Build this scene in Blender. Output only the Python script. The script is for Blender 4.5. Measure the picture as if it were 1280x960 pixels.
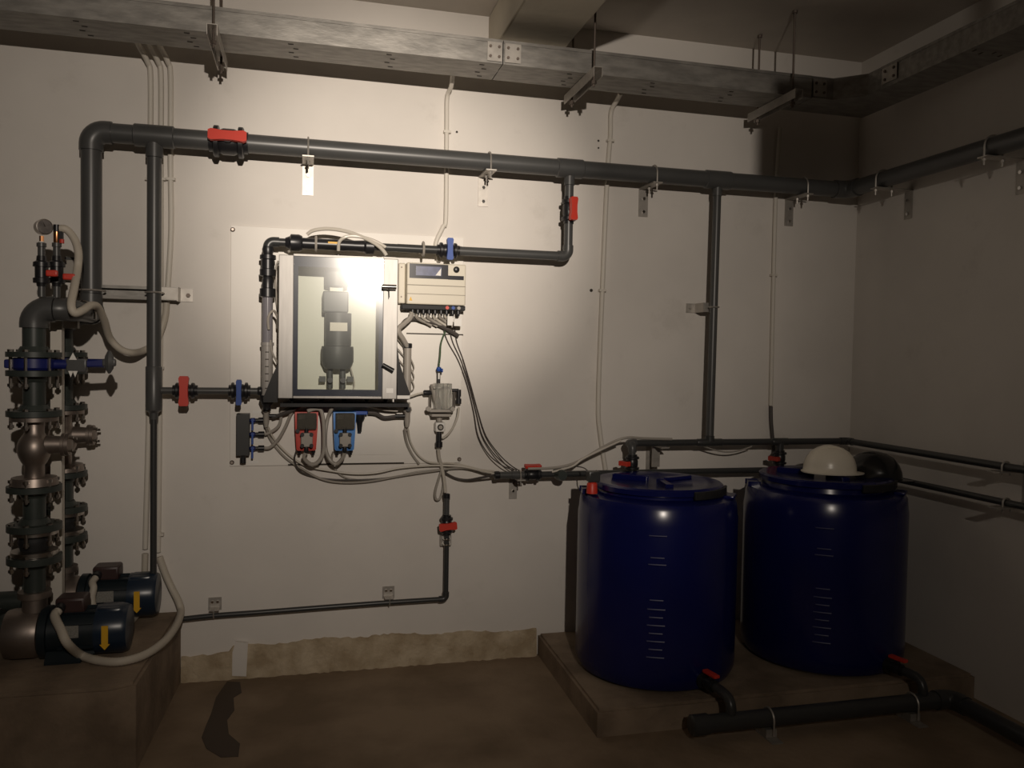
import bpy, bmesh, math, random
from mathutils import Vector, Matrix
random.seed(7)
S = bpy.context.scene
COL = S.collection
for o in list(bpy.data.objects): bpy.data.objects.remove(o)

# ---------------------------------------------------------------- camera
CAM = Vector((0.0, -4.1, 1.58)); FPX = 1017.0
yaw, pitch, roll = 0.249572, 0.034265, 0.01739
Rz = Matrix(((math.cos(yaw), -math.sin(yaw), 0), (math.sin(yaw), math.cos(yaw), 0), (0, 0, 1)))
B0 = Matrix(((1, 0, 0), (0, 0, -1), (0, 1, 0)))
Rp = Matrix(((1, 0, 0), (0, math.cos(pitch), -math.sin(pitch)), (0, math.sin(pitch), math.cos(pitch))))
Rr = Matrix(((math.cos(roll), -math.sin(roll), 0), (math.sin(roll), math.cos(roll), 0), (0, 0, 1)))
W2C = Rr @ Rp @ B0 @ Rz
cd = bpy.data.cameras.new('camera'); cam = bpy.data.objects.new('camera', cd); COL.objects.link(cam)
mw = Matrix.Identity(4)
for i in range(3):
    mw[i][0] = W2C[0][i]; mw[i][1] = -W2C[1][i]; mw[i][2] = -W2C[2][i]; mw[i][3] = CAM[i]
cam.matrix_world = mw
cd.sensor_width = 36.0; cd.lens = FPX / 1280 * 36.0; cd.clip_start = 0.02
S.camera = cam

# ---------------------------------------------------------------- world, lamp, exposure
w = bpy.data.worlds.new('world'); S.world = w; w.use_nodes = True
w.node_tree.nodes['Background'].inputs[0].default_value = (1.0, 0.86, 0.72, 1)
w.node_tree.nodes['Background'].inputs[1].default_value = 0.0
LAMP = Vector((0.24, -5.5, 2.64)); AIM = Vector((0.42, 0, 2.24))
def spot(name, power, size, blend, rad):
    l = bpy.data.lights.new(name, 'SPOT'); l.energy = power; l.spot_size = math.radians(size); l.spot_blend = blend
    l.shadow_soft_size = rad; l.color = (1.0, 0.88, 0.755)
    o = bpy.data.objects.new(name, l); COL.objects.link(o); o.location = LAMP
    o.rotation_euler = (AIM - LAMP).to_track_quat('-Z', 'Y').to_euler()
spot('lamp_beam', 850, 24.5, 1.0, 0.03)
spot('lamp_halo', 255, 58, 1.0, 0.03)
spot('lamp_spill', 95, 100, 1.0, 0.03)
S.view_settings.view_transform = 'Standard'; S.view_settings.look = 'None'
S.view_settings.exposure = 0.0; S.view_settings.gamma = 1.0; S.view_settings.use_curve_mapping = False

# ---------------------------------------------------------------- helpers
def at(px, py, off):
    """the point of the plane y = -off (off metres in front of the back wall) seen at that pixel"""
    d = W2C.transposed() @ Vector(((px - 640) / FPX, (py - 480) / FPX, 1))
    t = (-off - CAM.y) / d.y
    return CAM + d * t
def xz(px, py, off):
    p = at(px, py, off); return p.x, p.z
X, Y, Z = Vector((1, 0, 0)), Vector((0, 1, 0)), Vector((0, 0, 1))
def V(*a): return Vector(a)

MATS = {}
def mat(name, col, rough=0.5, metal=0.0, var=0.0, scale=8.0, bump=0.0, bscale=60.0, trans=0.0, spec=None, col2=None, stretch=None, aniso=0):
    m = bpy.data.materials.new(name); m.use_nodes = True; n = m.node_tree.nodes; L = m.node_tree.links
    b = n['Principled BSDF']
    b.inputs['Base Color'].default_value = (*col, 1); b.inputs['Roughness'].default_value = rough; b.inputs['Metallic'].default_value = metal
    if trans: b.inputs['Transmission Weight'].default_value = trans; b.inputs['IOR'].default_value = 1.25
    if spec is not None: b.inputs['Specular IOR Level'].default_value = spec
    if var or bump:
        tc = n.new('ShaderNodeTexCoord'); mp = n.new('ShaderNodeMapping'); L.new(tc.outputs['Object'], mp.inputs[0])
        if stretch: mp.inputs['Scale'].default_value = stretch
    if var:
        t = n.new('ShaderNodeTexNoise'); t.inputs['Scale'].default_value = scale; t.inputs['Detail'].default_value = 8
        L.new(mp.outputs[0], t.inputs['Vector'])
        r = n.new('ShaderNodeValToRGB'); c2 = col2 or tuple(c * (1 - var) for c in col)
        r.color_ramp.elements[0].position = 0.36; r.color_ramp.elements[1].position = 0.64
        r.color_ramp.elements[0].color = (*c2, 1); r.color_ramp.elements[1].color = (*col, 1)
        L.new(t.outputs['Fac'], r.inputs[0]); L.new(r.outputs[0], b.inputs['Base Color'])
    if bump:
        t2 = n.new('ShaderNodeTexNoise'); t2.inputs['Scale'].default_value = bscale; t2.inputs['Detail'].default_value = 6
        L.new(mp.outputs[0], t2.inputs['Vector'])
        bp = n.new('ShaderNodeBump'); bp.inputs['Strength'].default_value = bump; bp.inputs['Distance'].default_value = 0.01
        L.new(t2.outputs['Fac'], bp.inputs['Height']); L.new(bp.outputs[0], b.inputs['Normal'])
    MATS[name] = m; return m
PAINT = mat('wall_paint', (0.76, 0.72, 0.67), 0.75, var=0.07, scale=2.2, bump=0.12, bscale=14)
# faint smudges and dirty patches on the white paint
n = PAINT.node_tree.nodes; L = PAINT.node_tree.links; b = n['Principled BSDF']; src = b.inputs['Base Color'].links[0].from_socket
tn = n.new('ShaderNodeTexNoise'); tn.inputs['Scale'].default_value = 3.1; tn.inputs['Detail'].default_value = 10; tn.inputs['Roughness'].default_value = 0.7
tcx = n.new('ShaderNodeTexCoord'); L.new(tcx.outputs['Object'], tn.inputs['Vector'])
rp = n.new('ShaderNodeMapRange'); rp.inputs[1].default_value = 0.60; rp.inputs[2].default_value = 0.74; rp.inputs[4].default_value = 0.35; L.new(tn.outputs['Fac'], rp.inputs[0])
mxc = n.new('ShaderNodeMix'); mxc.data_type = 'RGBA'; L.new(rp.outputs[0], mxc.inputs[0]); L.new(src, mxc.inputs[6]); mxc.inputs[7].default_value = (0.50, 0.46, 0.41, 1); L.new(mxc.outputs[2], b.inputs['Base Color'])
CEIL = mat('ceiling_paint', (0.60, 0.55, 0.49), 0.85, var=0.10, scale=3, bump=0.1, bscale=20)
BEAM = mat('beam_paint', (0.62, 0.57, 0.47), 0.85, var=0.10, scale=4, bump=0.15, bscale=25)
PLASTER = mat('bare_plaster', (0.60, 0.50, 0.36), 0.95, var=0.5, scale=9, bump=0.9, bscale=45, col2=(0.40, 0.31, 0.20))
FLOOR = mat('floor_concrete', (0.33, 0.245, 0.165), 0.85, var=0.4, scale=3.2, bump=0.3, bscale=30, col2=(0.21, 0.15, 0.095))
CONC = mat('plinth_concrete', (0.31, 0.235, 0.165), 0.9, var=0.4, scale=5, bump=0.5, bscale=35, col2=(0.18, 0.132, 0.090))
WET = mat('wet_concrete', (0.085, 0.062, 0.046), 0.6, spec=0.25)
PVC = mat('grey_pvc', (0.078, 0.079, 0.078), 0.36, var=0.12, scale=5)
PVCD = mat('dark_grey_pvc', (0.042, 0.043, 0.043), 0.34)
GREEN = mat('green_grey_pvc', (0.045, 0.055, 0.050), 0.42, var=0.2, scale=8)
BLACK = mat('black_plastic', (0.016, 0.016, 0.018), 0.35)
RUBBER = mat('black_rubber', (0.012, 0.012, 0.013), 0.65)
RED = mat('red_plastic', (0.62, 0.045, 0.025), 0.42)
REDP = mat('red_pump_shell', (0.55, 0.04, 0.022), 0.4)
BLUE = mat('blue_plastic', (0.012, 0.065, 0.32), 0.5)
BLUEP = mat('blue_pump_shell', (0.05, 0.22, 0.60), 0.4)
DBLUE = mat('dark_blue_paint', (0.012, 0.018, 0.13), 0.38)
TANK = mat('blue_polyethylene', (0.006, 0.009, 0.088), 0.22, var=0.15, scale=3)
TANKM = mat('moulded_mark_polyethylene', (0.006, 0.009, 0.088), 0.42)
GALV = mat('galvanised_steel', (0.34, 0.325, 0.30), 0.46, 0.55, var=0.32, scale=11, bump=0.06, bscale=30, stretch=(1, 3, 3))
ZINC = mat('zinc_plated_steel', (0.50, 0.47, 0.43), 0.45, 0.6, var=0.2, scale=20)
ROD = mat('threaded_rod_steel', (0.16, 0.13, 0.11), 0.5, 0.6)
STEEL = mat('stainless_steel', (0.56, 0.52, 0.48), 0.30, 1.0, var=0.2, scale=12)
STEELR = mat('dull_stainless_steel', (0.36, 0.305, 0.27), 0.42, 0.85, var=0.25, scale=12)
CHROME = mat('chrome', (0.75, 0.74, 0.72), 0.15, 1.0)
BRUSH = mat('brushed_door_frame', (0.38, 0.365, 0.345), 0.45, 0.3, var=0.10, scale=14, stretch=(6, 6, 0.6))
WHITE = mat('white_plastic', (0.74, 0.71, 0.66), 0.5)
COND = mat('white_conduit', (0.66, 0.62, 0.55), 0.5)
FLEX = mat('flexible_conduit', (0.55, 0.50, 0.42), 0.55)
BOARD = mat('white_board', (0.80, 0.765, 0.71), 0.5, var=0.04, scale=3)
BEIGE = mat('beige_housing', (0.66, 0.61, 0.50), 0.45)
BEIGED = mat('beige_groove', (0.28, 0.25, 0.20), 0.6)
GREY = mat('grey_hose', (0.36, 0.33, 0.29), 0.45)
TUBE = mat('milky_tube', (0.58, 0.54, 0.47), 0.35)
CABLE = mat('dark_cable', (0.07, 0.06, 0.055), 0.5)
SCREEN = mat('display_bezel', (0.02, 0.02, 0.028), 0.2)
LCD = mat('display_panel', (0.10, 0.115, 0.22), 0.25, var=0.3, scale=40)
YEL = mat('yellow_label', (0.75, 0.42, 0.02), 0.5)
LABEL = mat('white_label', (0.80, 0.78, 0.74), 0.5)
PLATE = mat('nameplate', (0.34, 0.33, 0.30), 0.5, 0.2, var=0.35, scale=160)
MOTOR = mat('motor_paint', (0.010, 0.017, 0.022), 0.38)
MOTORC = mat('motor_cowl_paint', (0.012, 0.024, 0.045), 0.3)
BOXB = mat('terminal_box_paint', (0.045, 0.022, 0.020), 0.45)
COPPER = mat('brass_copper', (0.62, 0.30, 0.14), 0.28, 1.0)
DIAL = mat('gauge_glass', (0.20, 0.18, 0.17), 0.45, 0.0, var=0.4, scale=40)
HATW = mat('white_hard_hat_shell', (0.80, 0.74, 0.62), 0.28)
HATB = mat('black_hard_hat_shell', (0.012, 0.012, 0.012), 0.25)
INNER = mat('cabinet_backplate', (0.82, 0.82, 0.72), 0.6)
GASKET = mat('dark_blue_gasket', (0.006, 0.010, 0.04), 0.6)
MOD = mat('module_dark_grey', (0.09, 0.095, 0.09), 0.5)
GROOVE = mat('dark_seam', (0.035, 0.028, 0.022), 0.8)
CLEAR = mat('clear_acrylic', (0.88, 0.88, 0.84), 0.08, trans=0.82)
SMOKE = mat('smoked_cover', (0.30, 0.28, 0.24), 0.06, trans=0.75)
# scratched clear door pane: mostly see-through, with a soft gloss
m = bpy.data.materials.new('clear_door_pane'); m.use_nodes = True; n = m.node_tree.nodes; L = m.node_tree.links; n.clear()
out = n.new('ShaderNodeOutputMaterial'); mx = n.new('ShaderNodeMixShader'); tr = n.new('ShaderNodeBsdfTransparent'); gl = n.new('ShaderNodeBsdfGlossy')
mx2 = n.new('ShaderNodeMixShader'); df = n.new('ShaderNodeBsdfDiffuse'); df.inputs[0].default_value = (0.75, 0.80, 0.80, 1)
gl2 = n.new('ShaderNodeBsdfGlossy'); gl2.inputs['Roughness'].default_value = 0.19; mx3 = n.new('ShaderNodeMixShader'); mx3.inputs[0].default_value = 0.3
tr.inputs[0].default_value = (0.94, 0.95, 0.94, 1); gl.inputs['Roughness'].default_value = 0.12; mx.inputs[0].default_value = 0.055
tc = n.new('ShaderNodeTexCoord'); ns = n.new('ShaderNodeTexNoise'); ns.inputs['Scale'].default_value = 7; ns.inputs['Detail'].default_value = 8
mr = n.new('ShaderNodeMapRange'); mr.inputs[1].default_value = 0.45; mr.inputs[2].default_value = 0.8; mr.inputs[3].default_value = 0.0; mr.inputs[4].default_value = 0.022
L.new(tc.outputs['Object'], ns.inputs[0]); L.new(ns.outputs['Fac'], mr.inputs[0]); L.new(mr.outputs[0], mx2.inputs[0])
L.new(gl.outputs[0], mx3.inputs[1]); L.new(gl2.outputs[0], mx3.inputs[2])
L.new(tr.outputs[0], mx.inputs[1]); L.new(mx3.outputs[0], mx.inputs[2]); L.new(mx.outputs[0], mx2.inputs[1]); L.new(df.outputs[0], mx2.inputs[2]); L.new(mx2.outputs[0], out.inputs[0])
PANE = m

ORG = {}
def thing(name, label, cat, loc, group=None):
    o = bpy.data.objects.new(name, None); COL.objects.link(o); o.location = loc; o.empty_display_size = 0.05
    o['label'] = label; o['category'] = cat
    if group: o['group'] = group
    ORG[o.name] = Vector(loc); return o
def tag(o, label, cat, group=None):
    o['label'] = label; o['category'] = cat
    if group: o['group'] = group
    return o
def basis(d):
    d = d.normalized(); u = d.cross(Z) if abs(d.z) < 0.9 else d.cross(X)
    u.normalize(); return u, d.cross(u).normalized()
class MB:
    def __init__(s): s.b = bmesh.new(); s.bev = False
    def box(s, c, size, rot=None, bev=0.0):
        r = bmesh.ops.create_cube(s.b, size=1.0); vs = r['verts']
        for v in vs:
            p = Vector((v.co.x * size[0], v.co.y * size[1], v.co.z * size[2]))
            v.co = (rot @ p if rot else p) + Vector(c)
        if bev:
            s.bev = True
            es = list({e for v in vs for e in v.link_edges})
            bmesh.ops.bevel(s.b, geom=es, offset=bev, segments=2, profile=0.5, affect='EDGES')
        return s
    def lathe(s, a, d, prof, n=20, cap=True):
        d = Vector(d).normalized(); u, v = basis(d); a = Vector(a); rings = []
        for t, r in prof:
            rings.append([s.b.verts.new(a + d * t + (u * math.cos(2 * math.pi * k / n) + v * math.sin(2 * math.pi * k / n)) * max(r, 1e-4)) for k in range(n)])
        for i in range(len(rings) - 1):
            for k in range(n):
                s.b.faces.new((rings[i][k], rings[i][(k + 1) % n], rings[i + 1][(k + 1) % n], rings[i + 1][k]))
        if cap:
            s.b.faces.new(rings[0][::-1]); s.b.faces.new(rings[-1])
        return s
    def cyl(s, a, b, r, n=16, r2=None):
        a = Vector(a); b = Vector(b); l = (b - a).length
        return s.lathe(a, b - a, [(0, r), (l, r if r2 is None else r2)], n)
    def tube(s, pts, r, n=8, sub=5):
        pts = [Vector(p) for p in pts]; P = []
        if sub > 1 and len(pts) > 2:
            for i in range(len(pts) - 1):
                p0 = pts[max(i - 1, 0)]; p1 = pts[i]; p2 = pts[i + 1]; p3 = pts[min(i + 2, len(pts) - 1)]
                for k in range(sub):
                    t = k / sub
                    P.append(0.5 * ((2 * p1) + (p2 - p0) * t + (2 * p0 - 5 * p1 + 4 * p2 - p3) * t * t + (3 * p1 - p0 - 3 * p2 + p3) * t ** 3))
            P.append(pts[-1])
        else: P = pts
        rings = []; u = None
        for i, p in enumerate(P):
            d = (P[min(i + 1, len(P) - 1)] - P[max(i - 1, 0)]).normalized()
            if u is None: u = basis(d)[0]
            u = (u - d * u.dot(d)).normalized(); v = d.cross(u)
            rr = r(i / (len(P) - 1), i) if callable(r) else r
            rings.append([s.b.verts.new(p + (u * math.cos(2 * math.pi * k / n) + v * math.sin(2 * math.pi * k / n)) * rr) for k in range(n)])
        for i in range(len(rings) - 1):
            for k in range(n):
                s.b.faces.new((rings[i][k], rings[i][(k + 1) % n], rings[i + 1][(k + 1) % n], rings[i + 1][k]))
        s.b.faces.new(rings[0][::-1]); s.b.faces.new(rings[-1]); return s
    def elbow(s, c, a, b, r, leg, n=16, rad=None):
        """a bend at corner c between unit directions a and b (both leaving the corner)"""
        c = Vector(c); a = Vector(a); b = Vector(b); R = rad or r * 1.15; pts = [c + a * leg]
        cen = c + a * R + b * R
        for k in range(9):
            t = k / 8 * math.pi / 2
            pts.append(cen - b * R * math.cos(t) - a * R * math.sin(t))
        pts.append(c + b * leg)
        return s.tube(pts, r, n, sub=1)
    def prism(s, poly, vec):
        vec = Vector(vec); A = [s.b.verts.new(Vector(p)) for p in poly]; Bv = [s.b.verts.new(Vector(p) + vec) for p in poly]; n = len(A)
        s.b.faces.new(A); s.b.faces.new(Bv[::-1])
        for k in range(n): s.b.faces.new((A[k], Bv[k], Bv[(k + 1) % n], A[(k + 1) % n]))
        return s
    def done(s, name, m, parent=None, ang=38):
        bmesh.ops.recalc_face_normals(s.b, faces=s.b.faces[:])
        o0 = Vector((0, 0, 0))
        if parent is not None:
            q = parent
            while q.parent: q = q.parent
            o0 = ORG.get(q.name, o0)
        else:
            lo = [min(v.co[i] for v in s.b.verts) for i in range(3)]; hi = [max(v.co[i] for v in s.b.verts) for i in range(3)]
            o0 = Vector(((lo[0] + hi[0]) / 2, (lo[1] + hi[1]) / 2, lo[2]))
        bmesh.ops.translate(s.b, verts=s.b.verts[:], vec=-o0)
        me = bpy.data.meshes.new(name); s.b.to_mesh(me); s.b.free(); me.materials.append(m)
        me.shade_smooth(); me.set_sharp_from_angle(angle=math.radians(22 if s.bev else ang))
        o = bpy.data.objects.new(name, me); COL.objects.link(o)
        if parent is not None: o.parent = parent
        else: o.location = o0; ORG[o.name] = o0
        return o
def struct(name, mb, m):
    o = mb.done(name, m); o['kind'] = 'structure'; return o

# ---------------------------------------------------------------- room shell
XR, XL, YR, H = 3.085, -5.5, -11.0, 3.30
wall_back = struct('wall_back', MB().box(((XR + XL) / 2, 0.10, H / 2), (XR - XL + 0.4, 0.2, H)), PAINT)
struct('wall_right', MB().box((XR + 0.1, YR / 2, H / 2), (0.2, -YR, H)), PAINT)
struct('wall_left', MB().box((XL - 0.1, YR / 2, H / 2), (0.2, -YR, H)), PAINT)
struct('wall_rear', MB().box(((XR + XL) / 2, YR - 0.1, H / 2), (XR - XL + 0.4, 0.2, H)), PAINT)
floor = struct('floor', MB().box(((XR + XL) / 2, YR / 2, -0.1), (XR - XL + 0.4, -YR + 0.4, 0.2)), FLOOR)
struct('ceiling', MB().box(((XR + XL) / 2, YR / 2, H + 0.1), (XR - XL + 0.4, -YR + 0.4, 0.2)), CEIL)
struct('trim_1', MB().box(((0.89 + 1.225) / 2, YR / 2, (3.09 + H) / 2), (0.335, -YR, H - 3.09), bev=0.008), BEAM)
# unpainted plaster strip with a ragged top edge
mb = MB(); bm = mb.b; N = 90; x0, x1 = -0.56, 1.20; rows = []
for i in range(N + 1):
    x = x0 + (x1 - x0) * i / N
    zt = 0.150 + 0.012 * math.sin(x * 3 + 1) + 0.006 * math.sin(x * 17) + random.uniform(-0.005, 0.005) - (0.02 if i < 12 else 0)
    yy = -0.012 - random.uniform(0, 0.010)
    rows.append([bm.verts.new((x, 0, zt)), bm.verts.new((x, -0.012, zt - 0.004)), bm.verts.new((x, yy, zt * 0.66)), bm.verts.new((x, -0.014 - random.uniform(0, 0.012), zt * 0.33)), bm.verts.new((x, -0.020 - random.uniform(0, 0.015), 0.0)), bm.verts.new((x, 0, 0.0))])
for i in range(N):
    for k in range(6):
        bm.faces.new((rows[i][k], rows[i + 1][k], rows[i + 1][(k + 1) % 6], rows[i][(k + 1) % 6]))
bm.faces.new(rows[0]); bm.faces.new(rows[-1][::-1])
bb = struct('baseboard_back', mb, PLASTER)
pc = at(300, 826, 0.02)
MB().prism([V(pc.x - 0.035, -0.032, 0.02), V(pc.x + 0.03, -0.032, 0.012), V(pc.x + 0.036, -0.020, 0.17), V(pc.x - 0.02, -0.020, 0.18), V(pc.x - 0.035, -0.022, 0.13)], V(0, 0.018, 0)).done('paint_patch', PAINT, bb)
# holes left in the wall
for (px, py, r) in ((739, 363, 0.009), (571, 165, 0.006), (748, 176, 0.006), (748, 185, 0.005)):
    c = at(px, py, 0); MB().cyl(c + V(0, 0.004, 0), c + V(0, -0.0015, 0), r, 8).done('anchor_hole', GROOVE, wall_back)

# concrete plinths
PZ = 0.342
mb = MB(); pts = [V(-2.2, -0.004, 0), V(-0.562, -0.004, 0), V(-0.60, -0.86, 0), V(-0.68, -0.90, 0), V(-2.2, -0.86, 0)]
mb.prism(pts, V(0, 0, PZ)); bmesh.ops.bevel(mb.b, geom=[e for e in mb.b.edges if all(v.co.z > PZ - 0.01 for v in e.verts)], offset=0.012, segments=2, affect='EDGES')
tag(mb.done('concrete_plinth', CONC, ang=50), 'tall raised concrete base carrying the two pumps at the left', 'plinth')
TZ = 0.115
mb = MB(); mb.prism([V(1.21, -0.004, 0), V(XR - 0.004, -0.004, 0), V(XR - 0.004, -0.965, 0), V(1.19, -0.965, 0)], V(0, 0, TZ))
bmesh.ops.bevel(mb.b, geom=[e for e in mb.b.edges if all(v.co.z > TZ - 0.01 for v in e.verts)], offset=0.012, segments=2, affect='EDGES')
tag(mb.done('concrete_plinth', CONC, ang=50), 'low wide concrete base under the two blue tanks', 'plinth')
# wet stain on the floor
def fl(px, py, z=0.0):
    d = W2C.transposed() @ Vector(((px - 640) / FPX, (py - 480) / FPX, 1)); t = (z - CAM.z) / d.z; return CAM + d * t
st = [(284, 852), (300, 853), (302, 866), (292, 872), (293, 888), (284, 900), (286, 918), (300, 930), (298, 946), (276, 947), (258, 936), (252, 922), (258, 906), (264, 892), (270, 872)]
tag(MB().prism([fl(*p) for p in st], V(0, 0, 0.002)).done('puddle', WET), 'dark wet patch on the floor below the bare plaster strip', 'puddle')

# ---------------------------------------------------------------- cable tray
TY0, TY1, TZ0, TZ1 = -0.455, -0.235, 2.905, 3.010
t = thing('cable_tray', 'long galvanised cable trunking hung under the ceiling and turning the corner', 'cable tray', (0.6, -0.35, TZ0))
def tray_run(a, b, side):
    """closed trunking between two points of its room-side bottom edge; side = unit vector to the wall"""
    a = Vector(a); b = Vector(b); d = (b - a).normalized(); w = 0.22; h = TZ1 - TZ0; mb = MB(); th = 0.003
    L = (b - a).length; M = Matrix((d, side, Z)).transposed()
    def bx(u0, u1, s0, s1, z0, z1):
        c = a + d * (u0 + u1) / 2 + Vector(side) * (s0 + s1) / 2 + Z * (z0 + z1) / 2
        mb.box(c, (u1 - u0, s1 - s0, z1 - z0), M)
    bx(0, L, 0, w, 0, th); bx(0, L, 0, th, th, h); bx(0, L, w - th, w, th, h); bx(0, L, -0.002, w + 0.002, h, h + th)
    bx(0, L, -0.004, 0, h - 0.012, h)
    return mb
Xs = [-1.9, 0.86, 2.46]
for i in range(2):
    tray_run((Xs[i] + 0.002, TY0, TZ0), (Xs[i + 1] - 0.002, TY0, TZ0), Y).done('tray_section', GALV, t)
XC0, XC1 = 2.70, 2.91
mb = MB(); cor = [V(2.462, TY0, TZ0), V(2.58, TY0, TZ0), V(XC0, TY0 - 0.11, TZ0), V(XC0, TY0 - 0.2, TZ0), V(XC1 + 0.01, TY0 - 0.2, TZ0), V(XC1 + 0.01, TY1, TZ0), V(2.462, TY1, TZ0)]
mb.prism(cor, V(0, 0, TZ1 - TZ0 + 0.003)); mb.done('tray_corner', GALV, t)
tray_run((XC0, TY0 - 0.202, TZ0), (XC0, -4.6, TZ0), X).done('tray_section', GALV, t)
# splice plates with bolts
for (xa, dx) in ((0.82, 0.045), (0.905, 0.05), (2.50, 0.05)):
    p = MB().box((xa, TY0 - 0.006, TZ0 + 0.05), (dx * 1.5, 0.003, 0.085)).done('splice_plate', ZINC, t)
    for sx in (-1, 1):
        for sz in (-1, 1):
            c = V(xa + sx * dx * 0.45, TY0 - 0.007, TZ0 + 0.05 + sz * 0.022)
            MB().cyl(c, c + V(0, -0.006, 0), 0.007, 6).done('bolt', ROD, p)
p = MB().box((XC0 - 0.005, TY0 - 0.27, TZ0 + 0.055), (0.003, 0.10, 0.075)).done('splice_plate', ZINC, t)
for sy in (-1, 1):
    for sz in (-1, 1):
        c = V(XC0 - 0.006, TY0 - 0.27 + sy * 0.03, TZ0 + 0.055 + sz * 0.02); MB().cyl(c, c + V(-0.006, 0, 0), 0.007, 6).done('bolt', ROD, p)
mb = MB()   # slot perforations of the underside
for xs in [-1.75 + 0.42 * k for k in range(10)]:
    for k in range(4):
        mb.box((xs + 0.02 * (k % 2), TY0 + 0.035 + 0.05 * k, TZ0 - 0.0008), (0.022, 0.007, 0.0012))
for ys in (-1.2, -1.7, -2.2):
    for k in range(4): mb.box((XC0 + 0.03 + 0.05 * k, ys + 0.02 * (k % 2), TZ0 - 0.0008), (0.007, 0.022, 0.0012))
o = mb.done('slot', GROOVE, t); o['kind'] = 'stuff'
# hangers
def hanger(x, label):
    h = thing('tray_hanger', label, 'hanger', (x, -0.36, TZ0 - 0.045), 'hangers of the cable trunking')
    z1 = TZ0 - 0.002; mb = MB(); L0, L1 = -0.56, -0.12; yc = (L0 + L1) / 2; Ly = L1 - L0
    mb.box((x, yc, z1 - 0.0015), (0.042, Ly, 0.003)); mb.box((x - 0.0195, yc, z1 - 0.0235), (0.003, Ly, 0.041)); mb.box((x + 0.0195, yc, z1 - 0.0235), (0.003, Ly, 0.041))
    mb.done('strut', ZINC, h)
    for y in (-0.505, -0.185):
        r = MB().cyl((x, y, z1 - 0.075), (x, y, H - 0.002), 0.0055, 8).done('threaded_rod', ROD, h)
        MB().cyl((x, y, z1 + 0.001), (x, y, z1 + 0.010), 0.011, 6).done('nut', ROD, r)
        MB().cyl((x, y, z1 - 0.062), (x, y, z1 - 0.048), 0.013, 6).done('nut', ROD, r)
        MB().cyl((x, y, H - 0.014), (x, y, H - 0.002), 0.013, 8).done('anchor', ROD, r)
hanger(at(267, 40, 0.5).x, 'leftmost trunking hanger, strut on two rods above the red header valve')
hanger(at(742, 100, 0.5).x, 'middle trunking hanger, strut on two rods right of the concrete beam')
hanger(at(990, 120, 0.5).x, 'right trunking hanger, strut on two rods beside the trunking corner')

# ---------------------------------------------------------------- valves, pipes
def valve(label, c, ax, L, r, hcol, hlong, hn, hdist, hlen, hw=0.018, hth=0.016, group='red-handled ball valves', body=BLACK):
    """union ball valve: c centre, ax pipe axis, L length, r pipe radius; handle along hlong, hdist out along hn"""
    c = Vector(c); ax = Vector(ax).normalized(); hl = Vector(hlong).normalized(); hn = Vector(hn).normalized()
    v = thing('ball_valve', label, 'valve', c, group)
    R = r * 1.5
    MB().lathe(c - ax * L * 0.24, ax, [(0, R * 0.8), (0.1 * L, R * 0.92), (0.38 * L, R * 0.92), (0.48 * L, R * 0.8)], 18).done('body', body, v)
    for s in (-1, 1):
        a = c + ax * s * L * 0.24; mb = MB(); d = ax * s
        mb.lathe(a, d, [(0, R * 1.0), (0.02 * L, R * 1.12), (0.12 * L, R * 1.12), (0.15 * L, R), (0.15 * L, r * 1.18), (0.26 * L, r * 1.18)], 12)
        mb.done('union_nut', body, v)
    h0 = MB(); h0.cyl(c + hn * R * 0.75, c + hn * (hdist - hth * 0.4), R * 0.42, 10); h0.done('stem', body, v)
    side = hl.cross(hn); M = Matrix((hl, side, hn)).transposed()
    hp = []
    for (u, wd) in ((-0.5, 0.75), (-0.42, 1.0), (-0.15, 0.8), (0.15, 0.8), (0.42, 1.0), (0.5, 0.75)): hp.append((u * hlen, wd * hw))
    poly = [c + hn * (hdist - hth / 2) + hl * u + side * q for u, q in hp] + [c + hn * (hdist - hth / 2) + hl * u - side * q for u, q in hp[::-1]]
    h = MB().prism(poly, hn * hth).done('handle', hcol, v)
    return v
def pipe(parent, a, b, r, m=PVC, n=20, name='pipe'): return MB().cyl(a, b, r, n).done(name, m, parent)
def sleeve(parent, a, b, r, m=PVC, name='socket'):
    a = Vector(a); b = Vector(b); l = (b - a).length
    return MB().lathe(a, b - a, [(0, r * 1.04), (0.004, r * 1.16), (l - 0.004, r * 1.16), (l, r * 1.04)], 20).done(name, m, parent)

HY, HZ, HR = -0.13, 2.537, 0.043
xe = at(114, 165, 0.13).x; xd = at(193, 170, 0.13).x; xv0, xv1 = at(262, 174, 0.13).x, at(310, 176, 0.13).x
xb = at(712, 212, 0.13).x; xs = at(897, 225, 0.13).x; XCN = XR - 0.16
hp = thing('header_pipe', 'thick dark grey overhead pipe along the back wall, turning onto the right wall', 'pipe', (1.0, HY, HZ))
e = MB().elbow((xe, HY, HZ), X, -Z, HR * 1.16, 0.085).done('elbow', PVC, hp)
pipe(hp, (xe + 0.075, HY, HZ), (xd - 0.075, HY, HZ), HR)
sleeve(hp, (xd - 0.085, HY, HZ), (xd + 0.085, HY, HZ), HR, name='tee'); pipe(hp, (xd, HY, HZ - 0.02), (xd, HY, HZ - 0.095), 0.037, name='tee_branch')
pipe(hp, (xd + 0.075, HY, HZ), (xv0, HY, HZ), HR)
pipe(hp, (xv1, HY, HZ), (xb - 0.05, HY, HZ), HR)
sleeve(hp, (xb - 0.07, HY, HZ), (xb + 0.07, HY, HZ), HR * 0.97, name='tee'); pipe(hp, (xb, HY, HZ - 0.02), (xb, HY, HZ - 0.085), 0.027, name='tee_branch')
pipe(hp, (xb + 0.05, HY, HZ), (xs - 0.05, HY, HZ), HR)
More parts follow.
